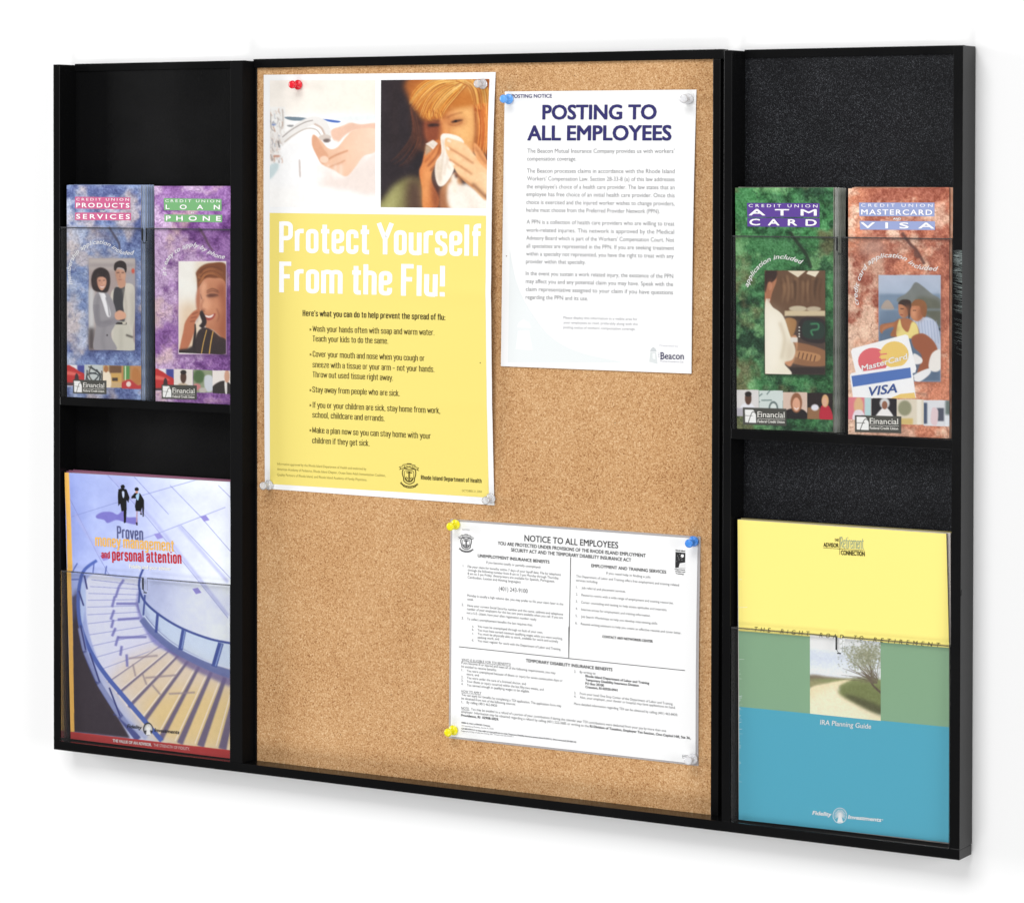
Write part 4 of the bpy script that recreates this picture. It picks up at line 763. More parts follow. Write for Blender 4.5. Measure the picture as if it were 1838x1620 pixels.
def rounded(P, r, closed=False):
    P = [np.array(p, float) for p in P]; out = []; n = len(P)
    for i, p in enumerate(P):
        if not closed and i in (0, n-1): out.append(p); continue
        a, b = P[i-1]-p, P[(i+1) % n]-p; la, lb = np.hypot(*a), np.hypot(*b); k = min(r, la*.5, lb*.5)
        q0, q1 = p+a/la*k, p+b/lb*k
        for t in np.linspace(0, 1, 6): out.append(q0*(1-t)**2+2*p*t*(1-t)+q1*t*t)
    return np.array(out)
X_ = .73
GOTHIC = {   # condensed sign-writer's letters: (width, [(points, closed, corner radius)])
 'P': (.44, [([(0, -.07), (0, 1.07)], 0, 0), ([(0, 1), (.28, 1), (.28, .46), (0, .46)], 0, .16)]), 'F': (.40, [([(0, -.07), (0, 1), (.28, 1)], 0, 0), ([(0, .53), (.24, .53)], 0, 0)]),
 'Y': (.44, [([(-.04, 1.06), (.15, .46), (.34, 1.06)], 0, 0), ([(.15, .46), (.15, -.07)], 0, 0)]), 'H': (.44, [([(0, -.06), (0, 1.06)], 0, 0), ([(.26, -.06), (.26, 1.06)], 0, 0), ([(0, .52), (.26, .52)], 0, 0)]),
 'W': (.62, [([(-.03, 1), (.1, 0), (.23, .9), (.36, 0), (.49, 1)], 0, 0)]), 'T': (.40, [([(-.04, 1), (.28, 1)], 0, 0), ([(.12, 1), (.12, -.06)], 0, 0)]), 'C': (.42, [([(.26, .7), (.26, 1), (0, 1), (0, 0), (.26, 0), (.26, .3)], 0, .13)]),
 'S': (.42, [([(.25, .72), (.25, 1), (0, 1), (0, .58), (.26, .44), (.26, 0), (-.01, 0), (-.01, .28)], 0, .13)]), 'I': (.17, [([(0, -.06), (0, 1.06)], 0, 0)]), 'M': (.56, [([(0, 0), (0, 1), (.19, .1), (.38, 1), (.38, 0)], 0, 0)]),
 'R': (.44, [([(0, -.06), (0, 1.06)], 0, 0), ([(0, 1), (.26, 1), (.26, .5), (0, .5)], 0, .16), ([(.14, .5), (.28, 0)], 0, 0)]), 'D': (.44, [([(0, 0), (0, 1), (.27, 1), (.27, 0), (0, 0)], 0, .15)]), 'O': (.44, [([(0, 0), (0, 1), (.26, 1), (.26, 0)], 1, .15)]),
 'r': (.30, [([(0, 0), (0, X_)], 0, 0), ([(0, .5), (.02, X_), (.2, X_)], 0, .14)]), 'o': (.40, [([(0, 0), (0, X_), (.24, X_), (.24, 0)], 1, .14)]),
 't': (.30, [([(.06, .97), (.06, 0), (.2, 0)], 0, .12), ([(-.05, X_), (.2, X_)], 0, 0)]), 'e': (.40, [([(0, .38), (.24, .38), (.24, X_), (0, X_), (0, 0), (.24, 0), (.24, .2)], 0, .13)]),
 'c': (.38, [([(.23, .5), (.23, X_), (0, X_), (0, 0), (.23, 0), (.23, .24)], 0, .13)]), 'u': (.40, [([(0, X_), (0, 0), (.24, 0)], 0, .13), ([(.24, X_), (.24, -.06)], 0, 0)]),
 's': (.37, [([(.21, .54), (.21, X_), (0, X_), (0, .42), (.22, .3), (.22, 0), (-.01, 0), (-.01, .2)], 0, .12)]), 'l': (.17, [([(0, -.06), (0, 1.04)], 0, 0)]),
 'f': (.27, [([(.2, 1), (.05, 1), (.05, -.06)], 0, .12), ([(-.05, X_), (.19, X_)], 0, 0)]), 'm': (.64, [([(0, -.06), (0, X_+.04)], 0, 0), ([(0, .5), (0, X_), (.24, X_), (.24, -.06)], 0, .13), ([(.24, .5), (.24, X_), (.48, X_), (.48, -.06)], 0, .13)]),
 'h': (.40, [([(0, -.06), (0, 1.04)], 0, 0), ([(0, .5), (0, X_), (.24, X_), (.24, -.06)], 0, .13)]), 'n': (.40, [([(0, -.06), (0, X_+.04)], 0, 0), ([(0, .5), (0, X_), (.24, X_), (.24, -.06)], 0, .13)]),
 '!': (.17, [([(0, 1.04), (0, .3)], 0, 0), ([(0, .1), (0, -.06)], 0, 0)]), 'v': (.38, [([(-.04, X_+.04), (.11, 0), (.26, X_+.04)], 0, 0)]), 'y': (.38, [([(-.04, X_+.04), (.12, .08)], 0, 0), ([(.27, X_+.04), (.08, -.28), (-.03, -.28)], 0, .08)]),
 'g': (.40, [([(0, 0), (0, X_), (.24, X_), (.24, 0)], 1, .14), ([(.24, X_), (.24, -.28), (0, -.28)], 0, .12)]), 'a': (.38, [([(0, .54), (0, X_), (.23, X_), (.23, -.06)], 0, .13), ([(.23, .4), (0, .4), (0, 0), (.23, 0)], 0, .13)]),
 'd': (.40, [([(0, 0), (0, X_), (.24, X_), (.24, 0)], 1, .14), ([(.24, -.06), (.24, 1.04)], 0, 0)]), 'b': (.40, [([(0, 0), (0, X_), (.24, X_), (.24, 0)], 1, .14), ([(0, -.06), (0, 1.04)], 0, 0)]),
 'p': (.40, [([(0, 0), (0, X_), (.24, X_), (.24, 0)], 1, .14), ([(0, X_), (0, -.3)], 0, 0)]), 'i': (.17, [([(0, -.06), (0, X_+.04)], 0, 0), ([(0, .93), (0, 1.05)], 0, 0)]),
 'w': (.54, [([(-.04, X_+.04), (.09, 0), (.2, .68), (.31, 0), (.44, X_+.04)], 0, 0)]), 'k': (.38, [([(0, -.06), (0, 1.04)], 0, 0), ([(.22, X_+.04), (0, .3)], 0, 0), ([(.08, .4), (.24, -.06)], 0, 0)]),
 '.': (.17, [([(0, .06), (0, -.06)], 0, 0)]), ',': (.17, [([(.01, .06), (-.02, -.16)], 0, 0)]), ':': (.17, [([(0, .06), (0, -.06)], 0, 0), ([(0, .6), (0, .48)], 0, 0)]), "'": (.15, [([(0, 1.04), (0, .8)], 0, 0)]), '–': (.40, [([(-.04, .38), (.26, .38)], 0, 0)]),
 'z': (.36, [([(0, X_), (.2, X_), (0, 0), (.2, 0)], 0, 0)]), 'A': (.44, [([(-.03, 0), (.14, 1), (.31, 0)], 0, 0), ([(.03, .3), (.25, .3)], 0, 0)]), 'E': (.40, [([(.25, 1), (0, 1), (0, 0), (.25, 0)], 0, 0), ([(0, .52), (.22, .52)], 0, 0)]),
 '»': (.36, [([(0, .6), (.1, .36), (0, .1)], 0, 0), ([(.12, .6), (.22, .36), (.12, .1)], 0, 0)])}
def dense(Q, step, closed=False):
    Q = np.asarray(Q, float); out = []
    for i in range(len(Q) if closed else len(Q)-1):
        a, b = Q[i], Q[(i+1) % len(Q)]; d = np.hypot(*(b-a))
        if d < 1e-4: continue
        k = max(1, int(math.ceil(d/step))); out += [a+(b-a)*j/k for j in range(k)]
    if not closed: out.append(Q[-1])
    return np.array(out)
def gothic(s, w):
    """a line of condensed letters drawn with one stroke width; cap height 1 (outer)"""
    V, F, lay = [], [], []; x = w/2; gap = .06
    for ch in s:
        if ch == ' ': x += .19; continue
        wd, paths = GOTHIC[ch]
        for k, (P, closed, r) in enumerate(paths):
            Q = rounded(P, r, closed) if r else np.array(P, float)
            Q = dense(Q, .12, closed)*np.array((1, 1-w))+np.array((x, w/2))
            n = len(Q)
            for j in range(n):
                a = Q[j-1] if (closed or j) else None; b = Q[(j+1) % n] if (closed or j < n-1) else None
                d0 = (Q[j]-a) if a is not None else None; d1 = (b-Q[j]) if b is not None else None
                d0 = d0/max(np.hypot(*d0), 1e-9) if d0 is not None else d1/max(np.hypot(*d1), 1e-9)
                d1 = d1/max(np.hypot(*d1), 1e-9) if d1 is not None else d0
                nn = np.array((-(d0+d1)[1], (d0+d1)[0])); ln = np.hypot(*nn)
                nn = nn/ln if ln > 1e-6 else np.array((-d0[1], d0[0]))
                m = min(1/max(nn@np.array((-d0[1], d0[0])), .35), 1.8)
                V += [Q[j]+nn*w/2*m, Q[j]-nn*w/2*m]; lay += [k, k]
            base = len(V)-2*n
            for j in range(n if closed else n-1):
                i0, i1 = base+2*j, base+2*((j+1) % n)
                F.append((i0+1, i1+1, i1, i0))
        x += (wd-.16)+w+gap
    return np.array(V), F, np.array(lay)

class Print:
    """lettering and line work of one sheet, gathered by ink into one mesh"""
    def __init__(s, surf): s.surf = surf; s.V = []; s.F = []; s.fm = []; s.inks = []; s.n = 0; s.eps = .007; s.view(0, 0, 1); s.k = 0
    def view(s, x, y, sc_): s.v = (x, y, sc_); return s
    def ph(s, p): return p[0]/s.v[2]+s.v[0], p[1]/s.v[2]+s.v[1]
    def at(s, p): return np.array(spot(*s.ph(p), s.surf))
    def add(s, XZ, F, col, lift=0, up=None):
        XZ = np.asarray(XZ, float)
        Y = np.array([(s.surf(x, z) if callable(s.surf) else s.surf) for x, z in XZ])-s.eps-lift
        if col not in s.inks: s.inks.append(col)
        s.V.append(np.c_[XZ[:, 0], Y, XZ[:, 1]]); s.F += [tuple(i+s.n for i in f) for f in F]; s.fm += [s.inks.index(col)]*len(F); s.n += len(XZ)
    def _frame(s, p0, p1, cap):
        A, B = s.at(p0), s.at(p1); C = s.at((p0[0], p0[1]-cap))
        ex = B-A; L = np.hypot(*ex); ex /= L; ez = np.array((-ex[1], ex[0]))
        return A, ex, ez, L, (C-A)@ez
    def text(s, t, p0, p1, cap, col, bold=0, spacing=1.0, shear=0.0):
        A, ex, ez, L, h = s._frame(p0, p1, cap)
        V, F = outline(t, spacing, shear); x0, x1 = V[:, 0].min(), V[:, 0].max(); bw = bold*h
        x = (V[:, 0]-x0)/(x1-x0)*(L-2*bw)+bw; y = V[:, 1]*(h-2*bw*.6)+bw*.6
        st = [(0, 0)] if not bold else [(-bw, 0), (bw, 0), (0, 0), (-bw*.7, bw*.6), (bw*.7, bw*.6), (-bw*.7, -bw*.6), (bw*.7, -bw*.6)]
        for k, (dx, dy) in enumerate(st): s.add(A+(x+dx)[:, None]*ex+(y+dy)[:, None]*ez, F, col, .0012*k)
    def gothic(s, t, p0, p1, cap, col, w=.12):
        A, ex, ez, L, h = s._frame(p0, p1, cap); V, F, lay = gothic(t, w)
        x = (V[:, 0]-V[:, 0].min())/(V[:, 0].max()-V[:, 0].min())*L
        XZ = A+x[:, None]*ex+(V[:, 1]*h)[:, None]*ez
        Y = np.array([(s.surf(q[0], q[1]) if callable(s.surf) else s.surf) for q in XZ])-s.eps-.0012*lay
        if col not in s.inks: s.inks.append(col)
        s.V.append(np.c_[XZ[:, 0], Y, XZ[:, 1]]); s.F += [tuple(i+s.n for i in f) for f in F]; s.fm += [s.inks.index(col)]*len(F); s.n += len(XZ)
    def arc(s, t, pts, cap, col, shear=.25, bold=0):
        P = spline(pts, False, 16); d = np.r_[0, np.cumsum(np.hypot(*np.diff(P, axis=0).T))]
        V, F = outline(t, 1, shear); x0, x1 = V[:, 0].min(), V[:, 0].max()
        q = (V[:, 0]-x0)/(x1-x0)*d[-1]
        px, py = np.interp(q, d, P[:, 0]), np.interp(q, d, P[:, 1])
        e = 6; tx, ty = np.interp(q+e, d, P[:, 0])-np.interp(q-e, d, P[:, 0]), np.interp(q+e, d, P[:, 1])-np.interp(q-e, d, P[:, 1])
        ln = np.hypot(tx, ty); nx, ny = ty/ln, -tx/ln
        W = np.c_[px+nx*V[:, 1]*cap, py+ny*V[:, 1]*cap]
        for k, (dx, dy) in enumerate([(0, 0)] if not bold else [(-bold, 0), (bold, 0), (0, bold), (0, -bold)]):
            s.add([s.at((p[0]+dx, p[1]+dy)) for p in W], F, col, .0012*k)
    def quad(s, pts, col, lift=-.002):
        s.add([s.at(p) for p in pts], [tuple(range(len(pts)))[::-1]], col, lift)
    def line(s, pts, w, col, lift=.001, closed=False):
        P = dense(pts, 16, closed); n = len(P); V = []; F = []
        for j in range(n):
            a = P[j-1] if (closed or j) else P[j]; b = P[(j+1) % n] if (closed or j < n-1) else P[j]
            d = b-a; d = d/max(np.hypot(*d), 1e-9); m = np.array((-d[1], d[0]))*w/2; V += [P[j]+m, P[j]-m]
        for j in range(n if closed else n-1): i, k = 2*j, 2*((j+1) % n); F.append((i, k, k+1, i+1))
        s.add([s.at(p) for p in V], F, col, lift)
    def curve(s, pts, w, col, lift=.001, closed=False): s.line(spline(pts, closed, 5), w, col, lift)
    def build(s, name, parent):
        o = mesh(name, np.concatenate(s.V), s.F, [paper_ink(c) for c in s.inks], parent, s.fm)
        s.V = []; s.F = []; s.fm = []; s.inks = []; s.n = 0
        return o
# ================================================================ the wall
W_, H_, DW = 41.62, 29.33, 1.25
wl = MB().box(-220, 260, DW, DW+4, -170, 200).build('wall', M_WALL); wl['kind'] = 'structure'

# ================================================================ the board
board = thing('bulletin_board', 'black framed cork board with a literature rack on each side, on the white wall', 'bulletin board', (20.81, DW, 0))
YC = .85                                                   # face of the cork
MB().box(0, W_, 0, 1.16, 0, .375, .03).build('bottom_rail', M_BLACK, board)
ck = MB().box(9.95, 31.30, YC, 1.15, .376, 29.1).build('cork_panel', M_CORK, board)
fr = MB()
fr.box(9.94, 31.66, .72, 1.14, 29.04, 29.41, .03)          # head
fr.box(31.20, 31.53, .722, 1.142, .377, 29.035, .03)       # right stile
fr.box(9.935, 10.075, .80, 1.144, .377, 29.035, .02)       # left stile, mostly behind the rack
fr.box(31.302, 32.03, .93, 1.138, .378, 29.03)               # dark gap beside the right rack
fr.build('cork_frame', M_BLACK, board)

def rack(x0, x1, s0, s1, name):
    """one literature rack: pebbled back with side walls, top strip, a shelf and two clear pockets"""
    w0, w1 = x0+s0, x1-s1
    bk = MB().box(w0+.001, w1-.001, 1.10, 1.16, .376, 29.06).build('literature_rack', M_PEBBLE if x0 < 1 else M_GLINTS, board)
    MB().box(x0, w0, -.001, 1.2, .376, H_, .025).build('side_wall', M_BLACK, bk)
    MB().box(w1, x1, -.001, 1.2, .376, H_, .025).build('side_wall', M_BLACK if x0 > 1 else M_MATTE, bk)
    MB().box(w0+.002, w1-.002, 1.02, 1.17, 29.06, 29.38, .02).build('top_strip', M_BLACK, bk)
    MB().box(w0+.002, w1-.002, .004, 1.095, 14.79, 15.15, .02).build('shelf', M_BLACK, bk)
    return bk, w0, w1
M_SLOT = mat('dark_slot_edge', (.02, .022, .024, 1), .3, .4)
def pocket(bk, w0, w1, z0, z1, nx, divider):
    """clear acrylic front with a finger notch, bent returns at the sides"""
    bm = bmesh.new(); y0, th = .035, .06
    hw, dp = .105, .62
    P = [(w0+.03, z0), (w1-.03, z0), (w1-.03, z1), (nx+hw, z1)]
    P += [(nx+hw*math.cos(a), z1-dp+hw-hw*math.sin(a)) for a in np.linspace(0, math.pi, 9)] + [(nx-hw, z1), (w0+.03, z1)]
    vs = [bm.verts.new((x, y0, z)) for x, z in P]; f = bm.faces.new(vs)
    r = bmesh.ops.extrude_face_region(bm, geom=[f]); ev = [g for g in r['geom'] if isinstance(g, bmesh.types.BMVert)]
    bmesh.ops.translate(bm, vec=(0, th, 0), verts=ev)
    for f in bm.faces: f.material_index = 0 if abs(f.normal.y) > .5 else 1
    bm.normal_update()
    for f in bm.faces: f.material_index = 0 if abs(f.normal.y) > .5 else 1
    mb = MB(); mb.bm.free(); mb.bm = bm
    mb.box(w0+.03, w0+.09, y0+th+.002, .98, z0, z1, 0, 2); mb.box(w1-.09, w1-.03, y0+th+.002, .98, z0, z1, 0, 2)
    for xa, xb in ((w0+.03, nx-hw), (nx+hw, w1-.03)): mb.box(xa, xb, y0-.012, y0-.001, z1-.05, z1, 0, 4)
    mb.box(nx-hw-.045, nx-hw-.002, y0-.011, y0+th-.004, z1-dp+hw, z1-.046, 0, 3); mb.box(nx-hw*.8, nx+hw*.5, y0-.011, y0+th-.004, z1-dp-.04, z1-dp-.004, 0, 3)
    if divider: mb.box(nx+.02, nx+.08, y0+th+.002, .98, z0, z1, 0, 2)
    return mb.build('acrylic_pocket', [M_CLEAR, M_EDGE, M_RETURN, M_SLOT, M_BEAD], bk)
bkL, l0, l1 = rack(0, 9.93, .35, .62, 'l'); bkR, r0, r1 = rack(32.04, W_, .34, .37, 'r')
zt = lambda u, v: spot(u, v, .03)[1]
pocket(bkL, l0, l1, 15.155, zt(260, 409), spot(259.5, 420, .06)[0], True)
pocket(bkL, l0, l1, .38, zt(260, 1036), spot(261, 1045, .06)[0], False)
pocket(bkR, r0, r1, 15.155, zt(1509, 425), spot(1508, 430, .06)[0], True)
pocket(bkR, r0, r1, .38, zt(1507, 1141), spot(1507, 1150, .06)[0], False)
# hair-fine scratches on the right rack's edge, their bright reflection painted pale
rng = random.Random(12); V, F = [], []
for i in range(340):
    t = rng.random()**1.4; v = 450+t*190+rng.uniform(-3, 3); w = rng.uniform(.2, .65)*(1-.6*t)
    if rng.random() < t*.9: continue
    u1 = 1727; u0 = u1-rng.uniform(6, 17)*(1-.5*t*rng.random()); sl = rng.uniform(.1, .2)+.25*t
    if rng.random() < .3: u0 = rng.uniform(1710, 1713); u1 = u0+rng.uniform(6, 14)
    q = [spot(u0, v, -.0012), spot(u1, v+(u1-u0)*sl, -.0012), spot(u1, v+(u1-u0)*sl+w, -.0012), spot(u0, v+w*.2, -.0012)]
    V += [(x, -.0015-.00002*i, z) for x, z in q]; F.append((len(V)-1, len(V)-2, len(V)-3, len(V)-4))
sm = mesh('scratch_glint', V, [f[::-1] for f in F], mat('painted_scratch_glint', (.22, .26, .25, 1), .5, .4), bkR)
# small nick in the outer right side
MB().box(W_-.004, W_+.012, .06, .16, 9.55, 9.75, .004).build('nick', M_BLACK, bkR)

# ================================================================ flu poster
poster = thing('flu_poster', 'yellow and white flu prevention poster with two photographs, pinned on the left of the cork', 'poster', (16, YC, 12))
zt0, zb0 = 28.9, 11.2; px0, px1 = 10.5, 21.9
def poster_y(x, z):
    a = min(max((x-px0)/(px1-px0), 0), 1); s = min(max((zt0-z)/(zt0-zb0), 0), 1)
    fold = .03*math.exp(-((z-20.0)/.4)**2)*a+.014*math.exp(-((z-15.6)/.35)**2)*a
    return YC-.02-.34*a**1.6*math.sin(math.pi*s**.9)**.9-fold-.05*math.sin(math.pi*s)*(1-a)
sheet('paper_sheet', [(473.3, 134.5), (889.6, 129.6), (887.3, 906.5), (475.5, 876.5)], poster_y, poster, M_PAPER, 0, 120)
def flat(name, quad, surf, parent, col, eps):
    return sheet(name, quad, surf, parent, paper_ink(col), eps, 120, 0)
flat('yellow_panel', [(484, 382.2), (872.6, 387.2), (877.8, 892.9), (484.7, 868.2)], poster_y, poster, (244, 225, 122), .003)
P_PHOTO = print_mat('printed_photo', .38, .4)
a = art_wash(); page('printed_photo', a, poster_y, poster, P_PHOTO)
a = art_sneeze(); page('printed_photo', a, poster_y, poster, P_PHOTO)
p = Print(poster_y); p.view(460, 370, 4.177)
WHT, OLV, OL2 = (255, 255, 255), (84, 72, 14), (150, 138, 66)
p.gothic('Protect Yourself', (172, 349), (1684, 378), 236, WHT, .138); p.gothic('From the Flu!', (172, 648), (1414, 682), 234, WHT, .138); p.build('heading_lettering', poster)
p.gothic("Here's what you can do to help prevent the spread of flu:", (348, 824), (1418, 855), 46, (66, 56, 10), .135)
def body(t, p0, p1, cap=45): p.gothic(t, p0, p1, cap, OLV, .105)
def bullet(x, y): p.gothic('»', (x, y+2), (x+17, y+2.5), 34, (130, 112, 40), .11)
body('Wash your hands often with soap and warm water.', (422, 940), (1336, 969)); bullet(398, 935); body('Teach your kids to do the same.', (424, 1014), (990, 1032))
p.view(460, 630, 4.177)
body('Cover your mouth and nose when you cough or', (424, 43), (1262, 76)); bullet(399, 36)
body('sneeze with a tissue or your arm – not your hands.', (422, 122), (1336, 158)); body('Throw out used tissue right away.', (424, 196), (1026, 222))
body('Stay away from people who are sick.', (421, 309), (1076, 338)); bullet(398, 303)
body('If you or your children are sick, stay home from work,', (424, 424), (1380, 468)); bullet(398, 416); body('school, childcare and errands.', (421, 498), (963, 526))
body('Make a plan now so you can stay home with your', (421, 613), (1309, 658)); bullet(398, 604); body('children if they get sick.', (420, 690), (850, 712))
p.build('body_lettering', poster)
for t, q0, q1 in (('Information approved by the Rhode Island Department of Health and endorsed by', (158, 852), (825, 892)), ('American Academy of Pediatrics, Rhode Island Chapter, Ocean State Adult Immunization Coalition,', (157, 892), (970, 941)), ('Quality Partners of Rhode Island, and Rhode Island Academy of Family Physicians.', (157, 934), (830, 973))): p.text(t, q0, q1, 19, OL2)
p.build('fine_print', poster); p.gothic('Rhode Island Department of Health', (1235, 962), (1690, 989), 33, (70, 60, 12), .14); p.build('department_name', poster); p.text('OCTOBER 21, 2004', (1542, 1053), (1692, 1061), 17, OL2)
p.build('date_line', poster); p.view(460, 630, 4.177); p.quad([(1676, 84), (1683, 84), (1683, 92), (1676, 92)], (90, 76, 30))
p.build('speck', poster)
def crest(surf, parent, x, y, w, h, col, view, w0):
    """state crest: ribbon, shield with anchor, ribbon"""
    e = Print(surf); e.view(*view)
    R = lambda pts: [(x+a*w, y+b*h+a*w*.06) for a, b in pts]
    e.line(R([(0, .17), (.2, .12), (.18, .06), (.5, .02), (.82, .06), (.8, .12), (1, .17), (.9, .22), (1, .27), (.78, .2), (.5, .15), (.22, .2), (0, .27), (.1, .22)]), w0, col, .001, True)
    for k in range(7): e.line(R([(.26+k*.08, .16-.01*abs(3-k)*-1), (.28+k*.08, .08)]), w0*.9, col)
    e.line(R([(.4, .02), (.42, 0), (.6, 0), (.62, .02)]), w0, col)
    e.curve(R([(.24, .22), (.5, .25), (.78, .22), (.84, .4), (.78, .6), (.74, .75), (.5, .84), (.26, .75), (.22, .6), (.16, .4)]), w0*1.5, col, .001, True)
    e.curve(R([(.3, .3), (.5, .32), (.7, .3), (.74, .45), (.68, .68), (.5, .76), (.32, .68), (.26, .45)]), w0*.8, col, .001, True)
    e.line(R([(.49, .31), (.49, .72)]), w0*1.6, col); e.line(R([(.54, .31), (.54, .72)]), w0*.7, col); e.line(R([(.36, .37), (.66, .37)]), w0*1.5, col)
    e.curve(R([(.32, .58), (.36, .68), (.5, .73), (.64, .68), (.68, .58)]), w0*1.3, col); e.curve(R([(.34, .56), (.42, .6), (.38, .66)]), w0, col); e.curve(R([(.66, .56), (.58, .6), (.62, .66)]), w0, col)
    e.curve(R([(.1, .78), (.2, .88), (.5, .94), (.8, .88), (.92, .8)]), w0*1.2, col); e.curve(R([(.14, .88), (.3, .97), (.5, 1), (.72, .97), (.88, .88)]), w0*1.2, col)
    for k in range(8): e.line(R([(.2+k*.085, .89+.008*(3.5-abs(3.5-k))), (.22+k*.085, .965+.008*(3.5-abs(3.5-k)))]), w0, col)
    e.line(R([(.1, .78), (.06, .84), (.14, .88)]), w0, col); e.line(R([(.92, .8), (.96, .84), (.88, .88)]), w0, col)
    e.build('emblem', parent)
crest(poster_y, poster, 1072, 838, 148, 182, (92, 80, 24), (460, 630, 4.177), 5)

# ================================================================ posting notice
notice = thing('posting_notice', 'white letter-size notice headed POSTING TO ALL EMPLOYEES in dark blue, pinned beside the poster', 'notice', (25, YC, 19))
def notice_y(x, z):
    s = min(max((28.1-z)/11, 0), 1); return YC-.03-.10*math.sin(math.pi*s)*min(max((x-19)/12, 0), 1)-.04*s**3
sheet('paper_sheet', [(906, 164.5), (1250, 161), (1241, 670.5), (899, 657)], notice_y, notice, M_PAPER, 0, 30)
p = Print(notice_y); p.view(880, 390, 4.713)
LG = (236, 240, 240)
cv = spline([(165, 275), (220, 540), (320, 760), (500, 1000), (750, 1140), (1130, 1226)], False, 6)
base_ = [(165-15*k/15, 275+k*61) for k in range(16)]
for i in range(len(cv)-1):
    j = lambda q: (max(150, 165-(q[1]-275)*.015), q[1])
    y0, y1 = cv[i], cv[i+1]
    p.quad([j(y0), y0, y1, j(y1)], LG)
p.quad([(215, 1115), (235, 960), (330, 960), (360, 1125)], (246, 248, 248), 0); p.quad([(225, 930), (350, 935), (330, 890), (280, 860), (240, 890)], (246, 248, 248), 0)
NV, G1, G2 = (44, 40, 106), (140, 140, 142), (176, 176, 180)
p.view(880, 140, 4.713)
p.text('POSTING NOTICE', (182, 170), (522, 168), 32, (66, 62, 120), .02); p.build('kicker_lettering', notice); p.text('POSTING TO', (440, 353), (1408, 352), 128, NV, .05); p.text('ALL EMPLOYEES', (313, 530), (1534, 530), 130, NV, .05); p.build('heading_lettering', notice)
for t, q0, q1 in (("The Beacon Mutual Insurance Company provides us with workers'", (314, 634), (1558, 636)), ('compensation coverage.', (312, 700), (728, 701)),
 ('The Beacon processes claims in accordance with the Rhode Island', (310, 802), (1560, 807)), ("Workers' Compensation Law. Section 28-33-8 (a) of this law addresses", (312, 868), (1560, 875)), ("the employee's choice of a health care provider. The law states that an", (308, 935), (1560, 943)),
 ('employee has free choice of an initial health care provider. Once this', (306, 1000), (1560, 1011)), ('choice is exercised and the injured worker wishes to change providers,', (306, 1067), (1560, 1080)), ('he/she must choose from the Preferred Provider Network (PPN).', (305, 1133), (1435, 1145))): p.text(t, q0, q1, 36, G1)
p.view(880, 390, 4.713)
for t, q0, q1 in (('A PPN is a collection of health care providers who are willing to treat', (308, 55), (1558, 72)), ('work-related injuries. This network is approved by the Medical', (305, 124), (1556, 141)), ("Advisory Board which is part of the Workers' Compensation Court. Not", (305, 191), (1556, 209)),
 ('all specialties are represented in the PPN. If you are seeking treatment', (305, 258), (1556, 277)), ('within a specialty not represented, you have the right to treat with any', (304, 324), (1552, 345)), ('provider within that specialty.', (302, 390), (808, 396)),
 ('In the event you sustain a work related injury, the existence of the PPN', (301, 490), (1548, 515)), ('may affect you and any potential claim you may have. Speak with the', (301, 557), (1547, 583)), ('claim representative assigned to your claim if you have questions', (301, 623), (1546, 653)), ('regarding the PPN and its use.', (300, 690), (828, 704))): p.text(t, q0, q1, 36, G1)
for t, q0, q1 in (('Please display this information in a visible area for', (620, 858), (1246, 872)), ('your employees to read, preferably along with the', (620, 899), (1248, 914)), ("posting notice of workers' compensation coverage.", (618, 940), (1228, 955))): p.text(t, q0, q1, 22, G2)
p.build('body_lettering', notice)
p.text('Presented by', (1432, 1091), (1590, 1098), 18, (218, 218, 224)); p.text('Beacon', (1442, 1198), (1638, 1201), 58, (60, 56, 96), .012)
for x0, x1 in ((1438, 1462),): p.line([(x0, 1199), (x1, 1199)], 5, (60, 56, 96)); p.line([(x0, 1143), (x1, 1143)], 5, (60, 56, 96))
p.text('Mutual Insurance Co.', (1437, 1222), (1636, 1230), 15, (190, 190, 200))
for k in range(3): p.line([(1420, 1150+k*13), (1432, 1152+k*13)], 3, (120, 120, 150))
p.quad([(1345, 1222), (1355, 1140), (1402, 1140), (1415, 1240)], (222, 226, 226)); p.quad([(1352, 1135), (1360, 1112), (1380, 1096), (1398, 1112), (1408, 1135)], (206, 210, 212)); p.quad([(1372, 1150), (1396, 1150), (1398, 1200), (1374, 1195)], (242, 244, 244), 0)
p.build('logo', notice); p.quad([(134, 323), (142, 323), (142, 332), (134, 332)], (120, 90, 60))
p.build('pin_hole', notice)

# ================================================================ laminated notice
lam = thing('laminated_notice', 'landscape laminated notice of small black print, pinned at the lower right of the cork', 'notice', (25, YC, 6.5))
def lam_y(x, z):
    a = min(max((x-19.5)/11, 0), 1); s = min(max((10.9-z)/8.6, 0), 1)
    return YC-.03-.05*math.sin(math.pi*a)*math.sin(math.pi*s)-.05*a*math.sin(math.pi*s)
sheet('laminate_film', [(808.5, 931), (1257.5, 962.5), (1253.5, 1374), (805.5, 1324)], lam_y, lam, M_FILM, -.001, 16, .006)
sheet('paper_sheet', [(812, 935), (1252.5, 966.5), (1248.5, 1370), (809, 1320.5)], lam_y, lam, M_GLOSSPAPER, .004, 24, .004)
p = Print(lam_y); p.eps = .01; p.view(790, 920, 3.829)
K0, K1, K2 = (44, 44, 46), (96, 96, 98), (126, 126, 130)
p.text('NOTICE TO ALL EMPLOYEES', (580, 194), (1224, 244), 44, K0, .012); p.text('YOU ARE PROTECTED UNDER PROVISIONS OF THE RHODE ISLAND EMPLOYMENT', (397, 219), (1413, 305), 24, K0, .01); p.text('SECURITY ACT AND THE TEMPORARY DISABILITY INSURANCE ACT', (488, 265), (1314, 336), 24, K0, .01)
